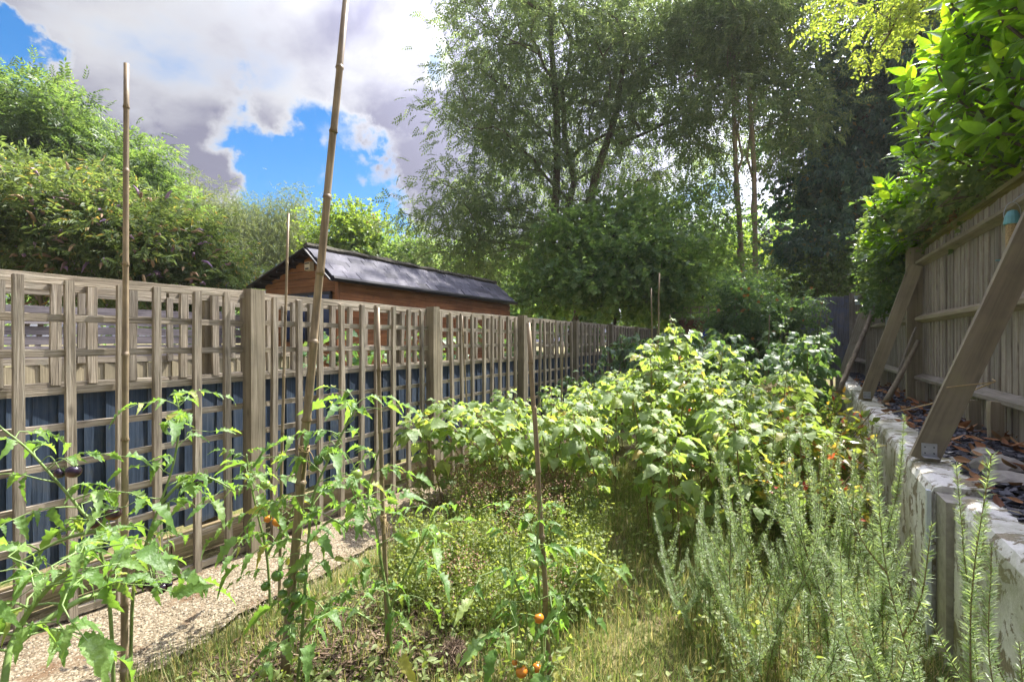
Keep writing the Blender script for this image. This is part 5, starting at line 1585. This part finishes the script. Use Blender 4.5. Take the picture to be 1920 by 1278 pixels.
# ------------------------------------------------------------------ tomatoes
def tom_leaf(seed, L=.24, pairs=3, ll=.10, lw=.055, droop=.55):
    r = np.random.default_rng(seed); g = Geo()
    rp = []
    for s in np.linspace(0, 1, 7): rp.append((0.02 * math.sin(s * 3) * r.normal(), s * L, .10 * L * math.sin(s * 2.2) - droop * L * s ** 2.2))
    rp = np.array(rp); g.add(*tube(rp, np.linspace(.0028, .0012, 7), 5, cap=False), m=1)
    def at(s):
        i = min(5, int(s * 6)); return rp[i] + (rp[i + 1] - rp[i]) * (s * 6 - i)
    def blade(f, p, sc):
        V, T = leaf_t(ll, lw, 10, .35 + r.uniform(-.2, .3), r.uniform(.35, 1.0), .20, prof=.58, wave=.30)
        g.add(xform(V, np.array(f) + r.normal(0, .2, 3), np.array([0, .2, 1]) + r.normal(0, .25, 3), p, sc), T)
    for k in range(pairs):
        s = .34 + .5 * k / max(1, pairs - 1)
        for sd in (-1, 1): blade((sd * .9, .5, -.45), at(s + sd * .02), r.uniform(.6, .95) * (1 - .12 * k))
        if k < pairs - 1:
            for sd in (-1, 1): blade((sd, .2, -.3), at(s + .1), r.uniform(.22, .35))
    blade((0, 1, -.7), at(.98), r.uniform(1.0, 1.2))
    return g.mesh('leaf', [M_TOM, M_TSTEM], smooth=True)
TLEAF = [tom_leaf(i, .20 + .03 * (i % 3), 2 + i % 2, .085 + .01 * (i % 3), .037 + .006 * (i % 2), .45 + .12 * (i % 4)) for i in range(8)]

def fruit_mesh(kind, r=.024, squash=.92):
    import bmesh
    me = bpy.data.meshes.new('tomato'); bm = bmesh.new(); bmesh.ops.create_uvsphere(bm, u_segments=18, v_segments=12, radius=r)
    for v in bm.verts:
        a = math.atan2(v.co.y, v.co.x); v.co.z *= squash
        if v.co.z > 0: v.co.z -= .28 * r * math.exp(-((v.co.x ** 2 + v.co.y ** 2) / (r * .45) ** 2))
        k = 1 + .02 * math.cos(5 * a); v.co.x *= k; v.co.y *= k
    bm.to_mesh(me); bm.free(); me.materials.append(M_FR[kind])
    me.polygons.foreach_set('use_smooth', np.ones(len(me.polygons), dtype=bool))
    return me
FRUIT = {k: fruit_mesh(k) for k in M_FR}
def calyx_mesh():
    g = Geo()
    for q in range(5):
        a = q / 5 * 6.28; V, T = leaf_t(.020, .006, 3, .2, -.2); g.add(xform(V, (math.cos(a), math.sin(a), .25), (0, 0, 1), (0, 0, 0)), T)
    g.add(*tube([(0, 0, 0), (.002, 0, .012), (.006, 0, .02)], .0016, 5))
    return g.mesh('calyx', M_TSTEM)
CALYX = calyx_mesh()

def tomato(label, stems, fruits=(), per=1.0, start=.15, lsize=(.8, 1.2), leaf_list=()):
    base = Vector(stems[0][0]); base.z = max(base.z, 0)
    b0 = Vector((base.x, base.y, 0))
    t = thing('tomato_plant', label, 'tomato plant', b0, 'tomato plants on canes')
    cs = []
    for s in stems:
        c = curve(s, 6); cs.append(c)
        g = Geo(); L_ = np.linspace(.0072, .0032, len(c)); g.add(*tube(c, L_, 7)); obj('stem', g.mesh('stem', M_TSTEM, smooth=True, origin=b0), t, b0)
        ln = np.linalg.norm(np.diff(c, axis=0), axis=1).sum(); n = max(3, int(ln / .086 * per)); a = random.uniform(0, 6)
        for k in range(n):
            f = start + (1 - start) * (k + .5) / n; i = f * (len(c) - 1); i0 = min(int(i), len(c) - 2); p = c[i0] + (c[i0 + 1] - c[i0]) * (i - i0)
            a += 2.4 + random.gauss(0, .35); el = .25 + .35 * f + random.gauss(0, .2)
            d = np.array([math.cos(a) * math.cos(el), math.sin(a) * math.cos(el), math.sin(el)])
            sc = random.uniform(*lsize) * (1 if f < .8 else 1 - 2.2 * (f - .8))
            obj('leaf', random.choice(TLEAF), t, p, quat_from(d, np.array([random.gauss(0, .3), random.gauss(0, .3), 1]) + d * .2), max(.3, sc))
    for (p, d, s) in leaf_list:
        obj('leaf', random.choice(TLEAF), t, p, quat_from(np.array(d, float), np.array([0, 0, 1.])), s)
    allc = np.concatenate(cs)
    for (p, kind, s) in fruits:
        p = Vector(p)
        f = obj('tomato', FRUIT[kind], t, p, Euler((random.gauss(0, .35), random.gauss(0, .35), random.uniform(0, 6))), s)
        c = obj('calyx', CALYX, f, p + Vector((0, 0, 0))); c.location = (0, 0, .0155)
        q = np.array(p); j = int(np.argmin(np.linalg.norm(allc - q - [0, 0, .06], axis=1))); a = allc[j]
        tp = q + [0, 0, .018 * s]; g = Geo(); g.add(*tube(curve([a, (a + tp) / 2 + [0, 0, .035], tp], 5), .0017, 5)); obj('truss', g.mesh('truss', M_TSTEM, origin=p), t, p)

def S(*pts): return [P(*p) for p in pts]
tomato('tomato plant with purple fruit climbing the straight cane', [
    S((244, 1305, 2.04), (250, 1110, 2.04), (275, 1015, 2.05), (300, 945, 2.07), (325, 870, 2.1), (337, 790, 2.1), (330, 742, 2.1)),
    S((300, 945, 2.07), (340, 905, 2.1), (390, 895, 2.15), (440, 920, 2.2))],
    [(P(373, 904, 2.12), 'purple', 1.0), (P(391, 900, 2.16), 'green', .7), (P(268, 1092, 1.98), 'bronze', 1.05), (P(287, 1097, 1.97), 'purple', 1.05), (P(303, 1102, 1.97), 'purple', .95), (P(318, 1094, 1.98), 'purple', .5)], 1.15)
tomato('tomato plant with bronze and purple fruit leaning out at the picture edge', [
    S((215, 1330, 1.88), (205, 1130, 1.85), (178, 995, 1.8), (150, 955, 1.78), (115, 912, 1.75), (55, 845, 1.7), (0, 800, 1.66)),
    S((178, 995, 1.8), (120, 1010, 1.75), (60, 1040, 1.7), (10, 1070, 1.65))],
    [(P(112, 886, 1.72), 'purple', .8), (P(138, 883, 1.72), 'purple', 1.05), (P(177, 979, 1.77), 'purple', .95), (P(213, 962, 1.77), 'bronze', 1.1), (P(186, 958, 1.78), 'purple', .55)], 1.1)
tomato('blurred tomato plant closest to the camera in the bottom corner', [
    S((-60, 2560, .68), (-30, 1700, .72), (8, 1278, .8), (40, 1170, .84), (100, 1092, .84), (165, 1045, .84)),
    S((25, 1210, .83), (90, 1160, .86), (160, 1120, .9), (215, 1110, .95))], [], 1.05, .45, (.55, .85))
tomato('tomato plant with clustered green fruit tied to the thickest pole', [
    S((556, 1300, 2.03), (566, 1190, 2.0), (578, 1015, 2.0), (588, 930, 2.0), (608, 878, 2.02), (640, 815, 2.05), (664, 770, 2.08), (668, 748, 2.08)),
    S((566, 1190, 2.0), (600, 1150, 1.95), (650, 1140, 1.9), (700, 1165, 1.86)), S((578, 1015, 2.0), (620, 975, 2.0), (650, 990, 2.0))],
    [(P(u, v, 1.96), k, s) for (u, v, k, s) in ((520, 1078, 'green', 1.0), (498, 1098, 'green', .8), (566, 1080, 'green', 1.05), (540, 1092, 'green', .85), (530, 1112, 'green', .8), (556, 1118, 'green', .95), (538, 1128, 'green', .7), (534, 1146, 'green', .65), (545, 1158, 'green', .6), (560, 1160, 'green', .6))]
    + [(P(597, 862, 2.05), 'green', .85), (P(588, 876, 2.05), 'green', .75), (P(610, 855, 2.06), 'green', .7), (P(498, 1254, 1.9), 'lime', 1.15), (P(668, 888, 2.1), 'lime', 1.1)], 1.1)
tomato('tomato plant with forked stem and single green fruit on the middle cane', [
    S((735, 1240, 2.22), (732, 1150, 2.22), (745, 1110, 2.22), (780, 1035, 2.24), (810, 975, 2.26), (818, 955, 2.26)),
    S((732, 1150, 2.22), (716, 1060, 2.24), (704, 985, 2.26), (690, 925, 2.28), (700, 880, 2.28), (712, 840, 2.28)), S((700, 985, 2.26), (672, 945, 2.28), (655, 905, 2.3))],
    [(P(815, 1006, 2.2), 'lime', 1.3), (P(836, 984, 2.24), 'lime', .7)], 1.0)
tomato('tomato plant with orange fruit at the foot of the cane before the raspberries', [
    S((1018, 1300, 1.98), (1016, 1200, 2.0), (1010, 1090, 2.0), (1008, 1000, 2.02), (1015, 930, 2.04)),
    S((1016, 1200, 2.0), (985, 1130, 1.98), (960, 1070, 1.98), (955, 1010, 1.98)), S((1016, 1180, 2.0), (1060, 1120, 2.0), (1090, 1060, 2.04))],
    [(P(978, 1258, 1.93), 'orange', 1.05), (P(1008, 1250, 1.95), 'orange', .95), (P(997, 1254, 1.94), 'lime', .6), (P(1010, 1158, 1.96), 'orange', .9), (P(975, 1226, 1.95), 'lime', .95), (P(965, 1241, 1.95), 'orange', .5), (P(1000, 1056, 1.96), 'lime', 1.0)], 1.25)
tomato('pale wispy tomato plant with small orange fruit behind the thickest pole', [
    S((508, 1150, 2.55), (500, 1040, 2.55), (480, 950, 2.55), (468, 890, 2.55), (462, 850, 2.55)), S((500, 1040, 2.55), (535, 980, 2.5), (560, 930, 2.5))],
    [(P(502, 972, 2.45), 'orange', .85), (P(520, 978, 2.44), 'orange', 1.05), (P(497, 908, 2.5), 'lime', 1.1)], 1.5, lsize=(.55, .95))

# ------------------------------------------------------------------ thin scattering volume, added to lift the dark of the trees
def fill_haze():
    m = bpy.data.materials.new('fill_haze'); m.use_nodes = True
    nt = m.node_tree; nt.nodes.clear()
    out = nt.nodes.new('ShaderNodeOutputMaterial'); v = nt.nodes.new('ShaderNodeVolumePrincipled')
    v.inputs['Color'].default_value = (.93, .96, 1.0, 1); v.inputs['Density'].default_value = .0006; v.inputs['Anisotropy'].default_value = .25
    nt.links.new(v.outputs[0], out.inputs['Volume'])
    V, T = box(-70, 60, -25, 75, -1.2, 26)
    o = obj('fill_haze', mesh_np('fill_haze', V, T, m)); tag(o, 'thin added veil of scattering air that lifts the dark trees', 'fill_haze', kind='stuff')
fill_haze()
